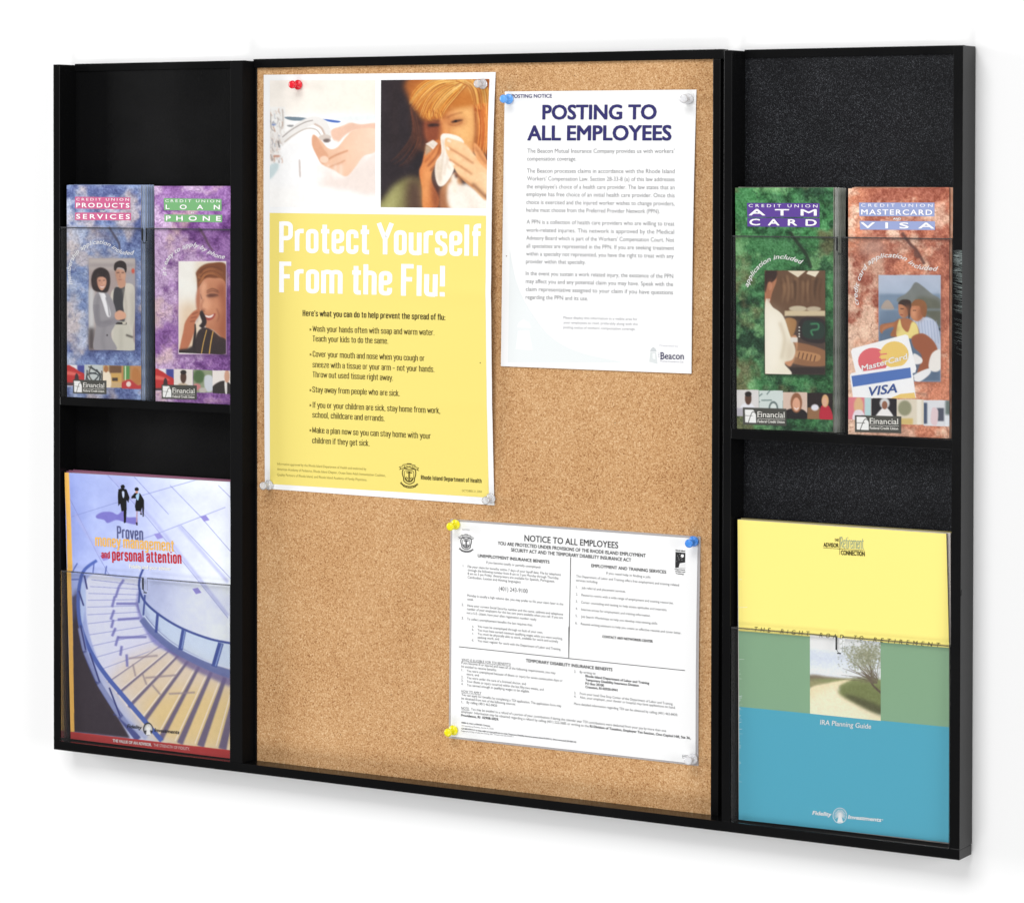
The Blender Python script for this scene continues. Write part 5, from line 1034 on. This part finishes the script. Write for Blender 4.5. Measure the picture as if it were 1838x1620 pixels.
p.text('UNEMPLOYMENT INSURANCE BENEFITS', (260, 304), (752, 348), 22, K0, .015); p.text('EMPLOYMENT AND TRAINING SERVICES', (1040, 372), (1554, 417), 22, K0, .015)
S = [('If you become totally or partially unemployed:', (318, 347), (692, 381)), ('1.', (157, 370), (166, 371)), ('File your claim for benefits within 7 days of your layoff date. File by telephone', (190, 376), (831, 432)), ('through the following number from 8 am to 3 pm Monday through Thursday,', (190, 400), (817, 456)), ('8 am to 3 pm Friday. (Interpreters are available for Spanish, Portuguese,', (190, 424), (788, 478)), ('Cambodian, Laotian and Hmong languages).', (190, 449), (557, 483)),
 ('Monday is usually a high volume day, you may prefer to file your claim later in the', (187, 574), (847, 635)), ('week.', (187, 600), (231, 604)), ('2.', (149, 638), (163, 639)), ('Have your correct Social Security number and the name, address and telephone', (187, 643), (845, 704)), ('number of your employers for the last two years available when you call. If you are', (185, 667), (844, 728)), ('not a U.S. citizen, have your alien registration number ready.', (184, 693), (665, 740)), ('3.', (149, 730), (162, 731)), ('To collect unemployment benefits the law requires that:', (185, 735), (636, 778)),
 ('a.', (221, 784), (232, 785)), ('You must be unemployed through no fault of your own,', (258, 787), (706, 829)), ('b.', (221, 808), (232, 809)), ('You must have earned minimum qualifying wages while you were working,', (258, 812), (842, 871)), ('c.', (221, 833), (232, 834)), ('You must be physically able to work, available for work and actively', (258, 837), (812, 891)), ('seeking work, and', (258, 862), (406, 874)), ('d.', (219, 880), (231, 881)), ('You must register for work with the Department of Labor and Training.', (258, 885), (831, 944)),
 ('If you need help in finding a job:', (1142, 421), (1448, 449)), ('The Department of Labor and Training offers free employment and training related', (936, 442), (1642, 504)), ('services including:', (934, 470), (1084, 484)), ('1.', (935, 518), (947, 519)), ('Job referral and placement services.', (973, 522), (1276, 548)), ('2.', (934, 566), (947, 567)), ('Resource rooms with a wide range of employment and training resources.', (972, 571), (1603, 627)), ('3.', (933, 616), (946, 617)), ('Career counseling and testing to help assess aptitudes and interests.', (970, 621), (1560, 674)), ('4.', (932, 665), (946, 666)), ('Internet access for employment and training information.', (970, 670), (1447, 714)), ('5.', (931, 714), (945, 715)), ('Job Search Workshops to help you develop interviewing skills.', (969, 719), (1497, 768)), ('6.', (930, 764), (944, 765)), ('Resumé writing seminars to help you create an effective resumé and cover letter.', (968, 769), (1658, 833))]
for t, q0, q1 in S: p.text(t, q0, q1, 17, K1)
p.text('(401) 243-9100', (404, 533), (602, 551), 29, K1); p.text('CONTACT ANY NETWORKRI CENTER', (1115, 857), (1463, 891), 18, K0, .02); p.text('NOTICE', (152, 119), (203, 123), 10, K2)
p.line([(898, 306), (885, 992)], 4.5, K0); p.quad([(1618, 268), (1686, 274), (1684, 382), (1616, 376)], (40, 40, 42)); p.quad([(1640, 376), (1648, 346), (1686, 340), (1685, 380)], (240, 240, 240), 0)
p.quad([(1658, 285), (1674, 286), (1676, 300), (1666, 308), (1656, 300)], (250, 250, 250), 0); p.curve([(1622, 378), (1634, 350), (1632, 330), (1640, 310)], 8, (40, 40, 42))
for k in range(9): p.quad([(1626+k*5, 330-(k*37 % 50)), (1629+k*5, 330-(k*37 % 50)), (1629+k*5, 334-(k*37 % 50)), (1626+k*5, 334-(k*37 % 50))], (220, 220, 220), 0)
for t, q0, q1, h in (('Rhode Island', (1620, 262), (1684, 267), 11), ('Department', (1614, 390), (1684, 396), 9), ('of Labor and', (1616, 405), (1684, 410), 9), ('Training', (1620, 420), (1674, 424), 9)): p.text(t, q0, q1, h, K0, .02)
p.view(790, 1130, 3.829)
p.line([(885, -20), (885, 192)], 4.5, K0); p.line([(130, 115), (900, 197), (1683, 278)], 4.5, K0)
p.text('TEMPORARY DISABILITY INSURANCE BENEFITS', (590, 219), (1185, 283), 22, K0, .015)
for t, q0, q1 in (('WHO IS ELIGIBLE FOR TDI BENEFITS?', (148, 211), (487, 245)), ('If you become ill or injured and meet all of the following requirements, you may', (147, 232), (794, 303)), ('be entitled to receive benefits:', (147, 257), (388, 283)), ('1.', (148, 281), (160, 282)), ('You were unemployed because of illness or injury for seven consecutive days or', (183, 287), (842, 356)), ('more, and', (183, 310), (267, 319)), ('2.', (146, 330), (160, 331)), ('You were under the care of a licensed doctor, and', (184, 335), (590, 378)), ('3.', (146, 354), (160, 355)), ('Your illness or injury occurred within the last fifty-two weeks, and', (184, 360), (712, 417)), ('4.', (146, 377), (160, 378)), ('You earned enough in qualifying wages to be eligible.', (184, 385), (614, 430)),
 ('HOW TO APPLY', (147, 428), (284, 442)), ('You can apply for benefits by completing a TDI application. The application form may', (147, 451), (834, 529)), ('be obtained from one of the following sources:', (147, 476), (519, 517)), ('1.', (148, 502), (160, 503)), ('By calling (401) 462-8420', (183, 504), (392, 527)), ('NOTE:  You may be entitled to a refund of a portion of your contributions if during the calendar year TDI contributions were deducted from your pay by more than one', (146, 543), (1554, 700)), ('employer. Information may be obtained regarding a refund by calling (401) 222-3685 or writing to the', (146, 567), (1022, 668)),
 ('2.', (922, 293), (936, 294)), ('By writing to:', (961, 296), (1070, 306)), ('3.', (922, 440), (936, 441)), ('From your local One Stop Center of the Department of Labor and Training.', (961, 443), (1602, 516)), ('4.', (921, 464), (936, 465)), ('Also, your employer, your doctor or hospital may have applications on hand.', (961, 469), (1618, 541)), ('More detailed information regarding TDI can be obtained by calling (401) 462-8420.', (921, 513), (1634, 591))): p.text(t, q0, q1, 17, K1)
for t, q0, q1 in (('Rhode Island Department of Labor and Training', (999, 323), (1438, 373)), ('Temporary Disability Insurance Division', (999, 349), (1366, 389)), ('PO Box 20100', (999, 374), (1127, 388)), ('Cranston, RI 02920-0941', (999, 398), (1220, 421)), ('RI Division of Taxation, Employer Tax Section, One Capitol Hill, Ste 36,', (1030, 668), (1722, 750)), ('Providence, RI  02908-5829.', (146, 592), (404, 622))): p.text(t, q0, q1, 17, K1, .03)
p.line([(148, 214), (487, 249)], 2, K1); p.line([(147, 431), (284, 446)], 2, K1); p.line([(146, 547), (203, 553)], 2, K1)
for t, q0, q1, bd in (('©2001 G. Neil | a CENVEO Company', (147, 640), (345, 663), .02), ('720 International Parkway, Sunrise, FL 33325', (147, 661), (368, 684), 0), ('Call 800-999-9111 or shop online at www.gneil.com to order Temporary Disability Insurance posters (item RI-2001-L)  (Non-Laminated) (RI-2001-N)', (147, 680), (936, 774), .03), ('Prepared by RI Dept. of Labor and Training, 2001 · Printed in the USA, RI-2001-1', (147, 697), (505, 736), 0)): p.text(t, q0, q1, 10, K2, bd)
p.line([(1666, 857), (1704, 862), (1702, 882), (1666, 878)], 2.5, K2, .001, True); p.line([(1668, 866), (1702, 871)], 4, K2)
p.build('lettering', lam)
crest(lam_y, lam, 125, 145, 108, 122, (90, 90, 92), (790, 920, 3.829), 4.5)

# old pin holes in the cork
ph_ = MB(); rng = random.Random(21)
for i in range(46):
    x, z = rng.uniform(10.4, 30.9), rng.uniform(.8, 28.7); ph_.box(x-.018, x+.018, YC-.002, YC+.03, z-.018, z+.018)
ph_.build('pin_hole', mat('hole_in_cork', (.06, .035, .02, 1), .9, .1), ck)['kind'] = 'stuff'

# ================================================================ push pins
def pin_mat(name, col, rough=.22, trans=0):
    m = mat(name, col, rough, .5); b = m.node_tree.nodes['Principled BSDF']; b.inputs['Transmission Weight'].default_value = trans; b.inputs['IOR'].default_value = 1.49; return m
PM = {'red': pin_mat('red_plastic', (.72, .015, .03, 1)), 'blue': pin_mat('blue_plastic', (.06, .25, .72, 1)), 'paleblue': pin_mat('pale_blue_plastic', (.12, .36, .82, 1)), 'yellow': pin_mat('yellow_plastic', (.80, .72, .01, 1)), 'clear': clear('clear_plastic', (.97, .975, .975, 1), 1.0, .5), 'white': clear('milky_plastic', (.97, .975, .98, 1), 1.0, .75)}
PROF = [(0, .02), (.155, .02), (.195, .035), (.205, .06), (.195, .085), (.15, .10), (.10, .115), (.085, .15), (.08, .22), (.082, .30), (.10, .36), (.14, .40), (.162, .44), (.166, .48), (.158, .52), (.12, .545), (.06, .552), (0, .552)]
def pin(u, v, kind, tilt, label, surf, sc_=1.0):
    y = surf if not callable(surf) else surf(*spot(u, v, surf)); y -= .012
    x, z = spot(u, v, y-.03); n = 22; V, F = [], []
    for r, h in PROF:
        for k in range(n): a = 2*math.pi*k/n; V.append((r*math.cos(a)*sc_, -h*sc_, r*math.sin(a)*sc_))
    for i in range(len(PROF)-1):
        for k in range(n): a, b2 = i*n+k, i*n+(k+1) % n; F.append((a, b2, b2+n, a+n))
    R = (Matrix.Rotation(tilt[0], 3, 'Z')@Matrix.Rotation(tilt[1], 3, 'X'))
    V = [np.array(R@Vector(q))+np.array((x, y, z)) for q in V]
    o = mesh('push_pin', V, F, PM[kind], None, None, (x, y, z), True)
    o['label'] = label; o['category'] = 'push pin'; o['group'] = 'push pins in the cork board'
    ORG[o.name] = np.array((x, y, z))
    # the steel point, pushed through the paper into the cork
    pv, pf = [], []
    for k in range(6): a = 2*math.pi*k/6; pv.append(np.array((x+.02*math.cos(a), y-.02, z+.02*math.sin(a)))); pf.append((k, (k+1) % 6, 6))
    pv.append(np.array((x, y+.3, z)))
    mesh('steel_point', pv, pf, mat('steel', (.6, .6, .6, 1), .3, .5), o)
pin(535.5, 152.5, 'red', (.02, .0), 'red push pin on the photograph of hands being washed', poster_y)
pin(867, 151, 'clear', (.05, .0), 'clear push pin over the hair of the sneezing woman', poster_y)
pin(483, 870, 'clear', (.05, .0), 'clear push pin at the bottom left corner of the yellow poster', poster_y)
pin(881.5, 893.5, 'clear', (.05, .12), 'clear push pin at the bottom right corner of the yellow poster', poster_y)
pin(913.5, 178, 'paleblue', (.05, .0), 'pale blue push pin beside the words POSTING NOTICE', notice_y)
pin(1236, 178, 'white', (.05, .0), 'milky clear push pin at the top right corner of the posting notice', notice_y)
pin(818, 940.5, 'yellow', (.05, .1), 'yellow push pin at the top left corner of the laminated notice', lam_y)
pin(1245.5, 970.5, 'blue', (.05, .1), 'deep blue push pin at the top right corner of the laminated notice', lam_y)
pin(814, 1309.5, 'yellow', (.05, .06), 'yellow push pin at the bottom left corner of the laminated notice', lam_y)
pin(1244, 1361, 'white', (.05, .0), 'milky white push pin at the bottom right corner of the laminated notice', lam_y)

# ================================================================ brochures in the upper pockets
P_COVER = print_mat('printed_cover', .34, .45)
def stack_mat(name, cols, scale):
    """folded edges seen from the side: printed colour with paler creases"""
    m = mat(name, (1, 1, 1, 1), .6, .3); N, L, b = nodes(m)
    tc = N.new('ShaderNodeTexCoord'); t = N.new('ShaderNodeTexNoise'); t.inputs['Scale'].default_value = scale; t.inputs['Detail'].default_value = 5; L.new(tc.outputs['Object'], t.inputs['Vector'])
    cr = N.new('ShaderNodeValToRGB'); L.new(t.outputs['Fac'], cr.inputs[0]); el = cr.color_ramp.elements
    while len(el) < len(cols): el.new(.5)
    for i, (e, c) in enumerate(zip(el, cols)): e.position = .3+.4*i/(len(cols)-1); e.color = ink(c)
    L.new(cr.outputs[0], b.inputs['Base Color']); return m
def leaflet(x0, x1, z0, z1, y, th, m, label, cat_name, group, rng, crease):
    """one folded leaflet standing behind the front one: two panels open a little towards the right"""
    dx, dz = rng.uniform(-.012, .012), rng.uniform(-.03, .02); op = rng.uniform(.4, .58)*th
    t = thing(cat_name, label, cat_name, ((x0+x1)/2, y, z0), group)
    for k, (ya, yb) in enumerate(((y, 0), (y+op, 0))):
        V = [(x0+dx, y+.004*k, z0), (x1+dx, ya, z0), (x1+dx, ya, z1+dz), (x0+dx, y+.004*k, z1+dz)]
        V += [(a, b2+.026, c) for a, b2, c in V]
        mesh('panel', V, [(0, 1, 2, 3), (7, 6, 5, 4), (0, 4, 5, 1), (1, 5, 6, 2), (2, 6, 7, 3), (3, 7, 4, 0)], [m, crease], t, [0, 0, 1, 1, 1, 1])
def title(p, rects, col, lines):
    for r in rects: p.quad(r, col)
    for t, q0, q1, h, bd, sp in lines: p.text(t, q0, q1, h, (252, 250, 250), bd, sp)
def front(art, y, label, group, build_text):
    q = [spot(u, v, y) for u, v in art.quad]; x = sum(a[0] for a in q)/4; z = min(a[1] for a in q)
    t = thing('brochure', label, 'brochure', (x, y, z), group)
    c = page('cover', art, y, t, P_COVER, 0, 1.1)
    sheet('back_panel', art.quad, y+.03, t, M_LEAF, 0, 2, .03)
    p = Print(y); build_text(p, t); p.build('logo', t); return q
def logo_text(p, x, y, w, h, f, s):
    p.text('Financial', (x, y), (x+w, y+s), h, f, .012); p.line([(x, y+.28*h), (x+w+3, y+.28*h+s)], .06*h, f)
    p.text('Federal Credit Union', (x, y+.92*h), (x+w, y+.92*h+s), .48*h, f, .035)
    for k in (0,): p.line([(x-2, y-1), (x+.13*w, y-1)], .07*h, f)
CR = (250, 248, 240)
YB = .12
def t_blue(p, t):
    p.view(80, 80, 4.595)
    title(p, [[(252, 1255), (708, 1262), (708, 1360), (252, 1352)], [(252, 1386), (714, 1388), (714, 1450), (252, 1448)]], (205, 94, 140), [('CREDIT UNION', (263, 1287), (697, 1289), 21, 0, 1.5), ('PRODUCTS', (262, 1343), (702, 1346), 38, .045, 1.3), ('SERVICES', (262, 1437), (705, 1440), 40, .045, 1.4), ('AND', (460, 1380), (506, 1381), 12, .03, 1)])
    p.build('title_lettering', t); p.view(100, 400, 4.7647); p.arc('membership application included', [(146, 525), (128, 440), (140, 350), (205, 250), (320, 186), (430, 190), (560, 265), (672, 272)], 36, (250, 250, 252), .3, .8)
    p.build('script_lettering', t); logo_text(p, 236, 1404, 180, 42, CR, 6)
def t_purple(p, t):
    p.view(80, 80, 4.595)
    title(p, [[(984, 1268), (1460, 1274), (1460, 1372), (986, 1366)], [(988, 1402), (1466, 1405), (1464, 1466), (990, 1462)]], (116, 176, 116), [('CREDIT UNION', (996, 1300), (1448, 1303), 22, 0, 1.5), ('LOAN', (1000, 1357), (1447, 1360), 38, .045, 3.2), ('PHONE', (1002, 1452), (1455, 1455), 41, .045, 1.9), ('BY', (1210, 1392), (1238, 1393), 12, .03, 1)])
    p.build('title_lettering', t); p.view(100, 400, 4.7647); p.arc("it's easy to apply by phone", [(950, 450), (945, 380), (985, 300), (1080, 230), (1180, 205), (1290, 250), (1370, 295), (1446, 308)], 38, (252, 250, 252), .3, .8)
    p.build('script_lettering', t); logo_text(p, 1000, 1452, 188, 44, CR, 6)
def t_green(p, t):
    p.view(1260, 60, 3.4037)
    title(p, [[(275, 1036), (718, 1038), (718, 1122), (277, 1122)], [(277, 1126), (719, 1130), (719, 1184), (278, 1180)]], (92, 62, 148), [('CREDIT UNION', (286, 1061), (706, 1064), 18, 0, 1.6), ('ATM', (286, 1112), (702, 1114), 40, .05, 1.8), ('CARD', (290, 1172), (702, 1176), 40, .05, 1.9)])
    p.build('title_lettering', t); p.view(1290, 320, 3.375); p.arc('application included', [(178, 660), (205, 600), (265, 530), (350, 490), (430, 495), (505, 522)], 28, (252, 250, 248), .3, .6)
    p.build('script_lettering', t); logo_text(p, 236, 1446, 164, 36, CR, 4)
def t_orange(p, t):
    p.view(1260, 60, 3.4037)
    title(p, [[(960, 1034), (1421, 1034), (1421, 1118), (962, 1116)], [(964, 1146), (1424, 1148), (1424, 1201), (966, 1199)]], (152, 164, 208), [('CREDIT UNION', (973, 1059), (1409, 1061), 19, 0, 1.6), ('MASTERCARD', (973, 1107), (1408, 1110), 33, .04, 1.2), ('VISA', (970, 1190), (1420, 1193), 37, .05, 1.8), ('AND', (1168, 1138), (1216, 1139), 13, .03, 1)])
    p.build('title_lettering', t); p.view(1290, 320, 3.375); p.arc('credit card application included', [(850, 766), (842, 690), (870, 590), (930, 510), (1010, 480), (1110, 490), (1200, 545), (1328, 562)], 28, (252, 250, 248), .3, .6)
    p.build('script_lettering', t); logo_text(p, 916, 1486, 172, 36, CR, 4)
    p.build('logo', t); p.text('MasterCard', (868, 1168), (1150, 1092), 36, (252, 250, 248), .04, 1, .15); p.build('card_logo', t); p.text('VISA', (916, 1318), (1082, 1296), 56, (70, 96, 158), .04, 1, .28)
P_B = 'stacked folded brochures in the upper left pocket'; 
q = front(art_blue(), YB, 'blue marbled brochure fronting its stack, showing a couple, headed PRODUCTS and SERVICES', 'credit union brochures', t_blue)
rng = random.Random(3)
M_BL = stack_mat('blue_marbled_edge', [(96, 112, 160), (140, 158, 196), (186, 198, 222)], 60); M_BC = mat('blue_crease', ink((205, 214, 230), .9), .6, .3)
def stack(q, n, y0, pitch, m, cm, label, group, sd):
    rg = random.Random(sd); x0, x1 = (q[0][0]+q[3][0])/2, (q[1][0]+q[2][0])/2; z0, z1 = min(q[2][1], q[3][1]), max(q[0][1], q[1][1])
    for i in range(n): leaflet(x0+.034*(i+1), x1+.034*(i+1), z0+.01, z1, y0+i*pitch, pitch, m, label, 'brochure', group, rg, cm)
stack(q, 7, YB+.075, .075, M_BL, M_BC, 'folded blue marbled brochure behind the front one in its stack, only its edges showing', 'blue brochures stacked behind the front one', 5)
q = front(art_purple(), YB, 'purple marbled brochure with a woman on the telephone, headed LOAN by PHONE', 'credit union brochures', t_purple)
q = front(art_green(), YB, 'green marbled brochure fronting its stack, showing a cash machine, headed ATM CARD', 'credit union brochures', t_green)
M_GR = stack_mat('green_folded_edge', [(60, 70, 52), (120, 124, 112), (160, 160, 150)], 60); M_GC = mat('pale_crease', ink((240, 240, 232), .95), .6, .3)
stack(q, 7, YB+.075, .066, M_GR, M_GC, 'folded green brochure behind the front one in its stack, pale folded edges showing', 'green brochures stacked behind the front one', 6)
q = front(art_orange(), YB, 'orange marbled brochure with two bank cards and a couple by the sea', 'credit union brochures', t_orange)
M_OR = stack_mat('orange_folded_edge', [(170, 110, 84), (206, 150, 120), (226, 190, 170)], 60)
stack([(a+.07, b2) for a, b2 in q], 2, YB+.08, .13, M_OR, M_LEAF, 'folded orange brochure behind the front one, only its right edge showing', 'orange brochures stacked behind the front one', 7)

# ================================================================ magazines in the lower pockets
def lean(y0, y1, z0, z1): return lambda x, z: y0+(y1-y0)*(z-z0)/(z1-z0)
ml_y = lean(.46, .13, .5, 12.3)
a = art_stairs(); q = [spot(u, v, ml_y) for u, v in a.quad]
mg = thing('booklet', 'booklet with a curved blue staircase on its cover', 'booklet', (sum(c[0] for c in q)/4, .4, q[3][1]), 'booklets in the lower pockets')
page('cover', a, ml_y, mg, P_COVER, 0, 1.04); sheet('page_block', a.quad, lambda x, z: ml_y(x, z)+.012, mg, M_LEAF, 0, 3, .10)
p = Print(ml_y); p.view(80, 720, 4.5)
p.gothic('Proven', (585, 1108), (798, 1124), 104, (92, 98, 146), .15); p.gothic('money management', (410, 1168), (1046, 1214), 96, (240, 186, 92), .14); p.gothic('and', (460, 1266), (530, 1270), 62, (190, 44, 62), .17); p.gothic('personal attention', (546, 1286), (1108, 1314), 98, (194, 44, 58), .16)
p.text('Fidelity and your advisor', (684, 1346), (1024, 1366), 34, (252, 250, 240), .03)
p.build('title_lettering', mg); p.view(80, 1020, 4.05)
p.text('Fidelity', (600, 1155), (708, 1168), 28, (40, 38, 44), .04, 1, .25); p.text('Investments', (798, 1184), (982, 1202), 28, (40, 38, 44), .04, 1, .25); p.build('logo', mg); p.text('THE VALUE OF AN ADVISOR.', (496, 1258), (780, 1290), 22, (252, 246, 244), .05); p.text('THE STRENGTH OF FIDELITY.', (794, 1290), (1056, 1320), 21, (246, 224, 222), 0)
p.build('slogan_lettering', mg)
def booklet(quad, surf, off, th, mcov, mpage, label, group, dz, loc):
    b2 = thing('booklet', label, 'booklet', loc, group)
    sh = [(u, v+dz) for u, v in quad]
    sf = lambda x, z: surf(x, z)+off
    Q = [spot(u, v, surf) for u, v in quad]
    X0, X1, Z0, Z1 = min(c[0] for c in Q), max(c[0] for c in Q), Q[3][1], Q[0][1]+dz
    def blk(name, m, o0, o1, ix):
        V = []
        for z in (Z0, Z1):
            for x in (X0, X1-ix):
                V += [(x, sf(x, z)+o0, z-(.02 if ix else 0)*(z == Z1)), (x, sf(x, z)+o1, z-(.02 if ix else 0)*(z == Z1))]
        mesh(name, V, [(0, 2, 6, 4), (1, 5, 7, 3), (0, 4, 5, 1), (2, 3, 7, 6), (4, 6, 7, 5), (0, 1, 3, 2)], m, b2)
    blk('cover', mcov, 0, .022, 0); blk('page_block', mpage, .024, th, .03)
M_PINKED = mat('pink_page_edge', ink((222, 200, 214)), .7, .2); M_REDCOV = mat('dark_red_cover_edge', ink((150, 96, 122)), .5, .3); 
for i in range(4):
    booklet(a.quad, ml_y, .13+i*.15, .14, M_REDCOV, M_PINKED, 'booklet behind the staircase booklet, only its pink top edge showing', 'booklets behind the staircase booklet', .05+.03*(i % 2), (5, .6, 1))

mr_y = lean(.34, .14, .5, 12.6)
RQ = [(1324, 932), (1698.5, 957.5), (1704.5, 1511.5), (1326, 1470)]
q = [spot(u, v, mr_y) for u, v in RQ]
mg = thing('booklet', 'yellow, green and blue booklet with a country road on its cover', 'booklet', (sum(c[0] for c in q)/4, .3, q[3][1]), 'booklets in the lower pockets')
P1 = lambda u, v: (u/3.9106+1290, v/3.9106+900); P2 = lambda u, v: (u/3.5346+1260, v/3.5346+1220)
sheet('page_block', RQ, lambda x, z: mr_y(x, z)+.012, mg, M_LEAF, 0, 3, .10)
c1 = sheet('cover', [(1324, 932), (1698.5, 957.5), (1703.5, 1162), P1(140, 905)], mr_y, mg, mat('yellow_cover', ink((250, 234, 132), 1.12), .34, .45), 0, 8, 0)
sheet('cover', [P1(140, 905), (1703.5, 1162), P2(1568, 298), P2(236, 168)], mr_y, mg, mat('sage_cover', ink((136, 172, 138), .98), .34, .45), .0, 8, 0)
sheet('cover', [P2(236, 168), P2(1568, 298), (1704.5, 1511.5), (1326, 1470)], mr_y, mg, mat('sky_blue_cover', ink((80, 168, 192), .97), .34, .45), 0, 8, 0)
a = art_road(); page('printed_photo', a, mr_y, mg, P_PHOTO, .004, .92)
p = Print(mr_y); p.view(1290, 900, 3.9106)
BK = (62, 56, 20)
p.gothic('THE', (814, 278), (845, 280), 20, BK, .12) if all(c in GOTHIC for c in 'THE') else p.text('THE', (814, 278), (845, 280), 19, BK)
p.text('ADVISOR', (736, 316), (843, 321), 30, BK, .03); p.text('CONNECTION', (859, 373), (1026, 382), 34, BK, .03); p.gothic('Retirement', (856, 326), (1018, 334), 80, (150, 168, 140), .09)
p.line([(734, 323), (1024, 343)], 3, BK); p.line([(850, 248), (850, 372)], 3, BK)
p.build('title_lettering', mg)
pos = {'THE': (252, 366, 908), 'RIGHT': (434, 640, 924), 'ROAD': (708, 878, 950), 'TO': (950, 1016, 968), 'RETIREMENT': (1086, 1556, 982)}
for t_, (xa, xb, yb) in pos.items(): p.text(t_, (xa, yb), (xb, yb+(xb-xa)*.083), 32, BK, .0, 2.0 if len(t_) > 2 else 1.8, .22)
p.build('slogan_lettering', mg); p.view(1260, 1220, 3.5346)
p.text('IRA Planning Guide', (750, 281), (1074, 309), 32, (252, 252, 250), .012, 1, .12); p.build('title_lettering', mg)
p.text('Fidelity', (700, 852), (824, 864), 26, (250, 252, 252), .06, 1, .2); p.text('Investments', (926, 878), (1140, 898), 26, (250, 252, 252), .06, 1, .2)
p.curve([(875+43*math.cos(t), 858+48*math.sin(t)) for t in np.linspace(0, 2*math.pi, 17)[:-1]], 3.5, (246, 250, 252), .001, True)
for k in range(15):
    t = math.pi*(-.15+1.3*k/14); p.line([(876+9*math.cos(t), 858-10*math.sin(t)), (876+36*math.cos(t), 858-40*math.sin(t))], 3.5, (250, 252, 252))
p.quad([(858, 902), (868, 858), (876, 840), (884, 858), (896, 902)], (252, 252, 252)); p.quad([(1143, 882), (1149, 882), (1149, 888), (1143, 888)], (230, 244, 248))
p.build('logo', mg)
rng = random.Random(9)
for i in range(26):            # worn white fold along the spine
    v = rng.uniform(90, 640); p.line([(236+rng.uniform(-2, 2), v), (236+rng.uniform(3, 22), v+rng.uniform(-6, 8))], rng.uniform(1, 3), (232, 244, 246))
p.view(1290, 900, 3.9106)
for v, l in ((545, 20), (742, 60), (1104, 38), (1180, 8), (1210, 14), (1240, 18)): p.line([(142, v), (142+l, v+rng.uniform(-4, 6))], 3, (252, 248, 210) if v < 900 else (220, 234, 220))
p.build('worn_edge', mg)
M_NAVY = mat('navy_cover_edge', ink((60, 66, 96)), .5, .3); M_PALEED = mat('pale_page_edge', ink((214, 206, 200)), .7, .2); M_OLCOV = mat('olive_cover_edge', ink((150, 140, 90)), .5, .3)
for i in range(3):
    booklet(RQ, mr_y, .13+i*.17, .16, (M_PALEED, M_OLCOV, M_NAVY)[i], M_PALEED, 'booklet behind the country road booklet, only its pale page edges showing', 'booklets behind the country road booklet', .03*(i % 2), (37, .6, 1))
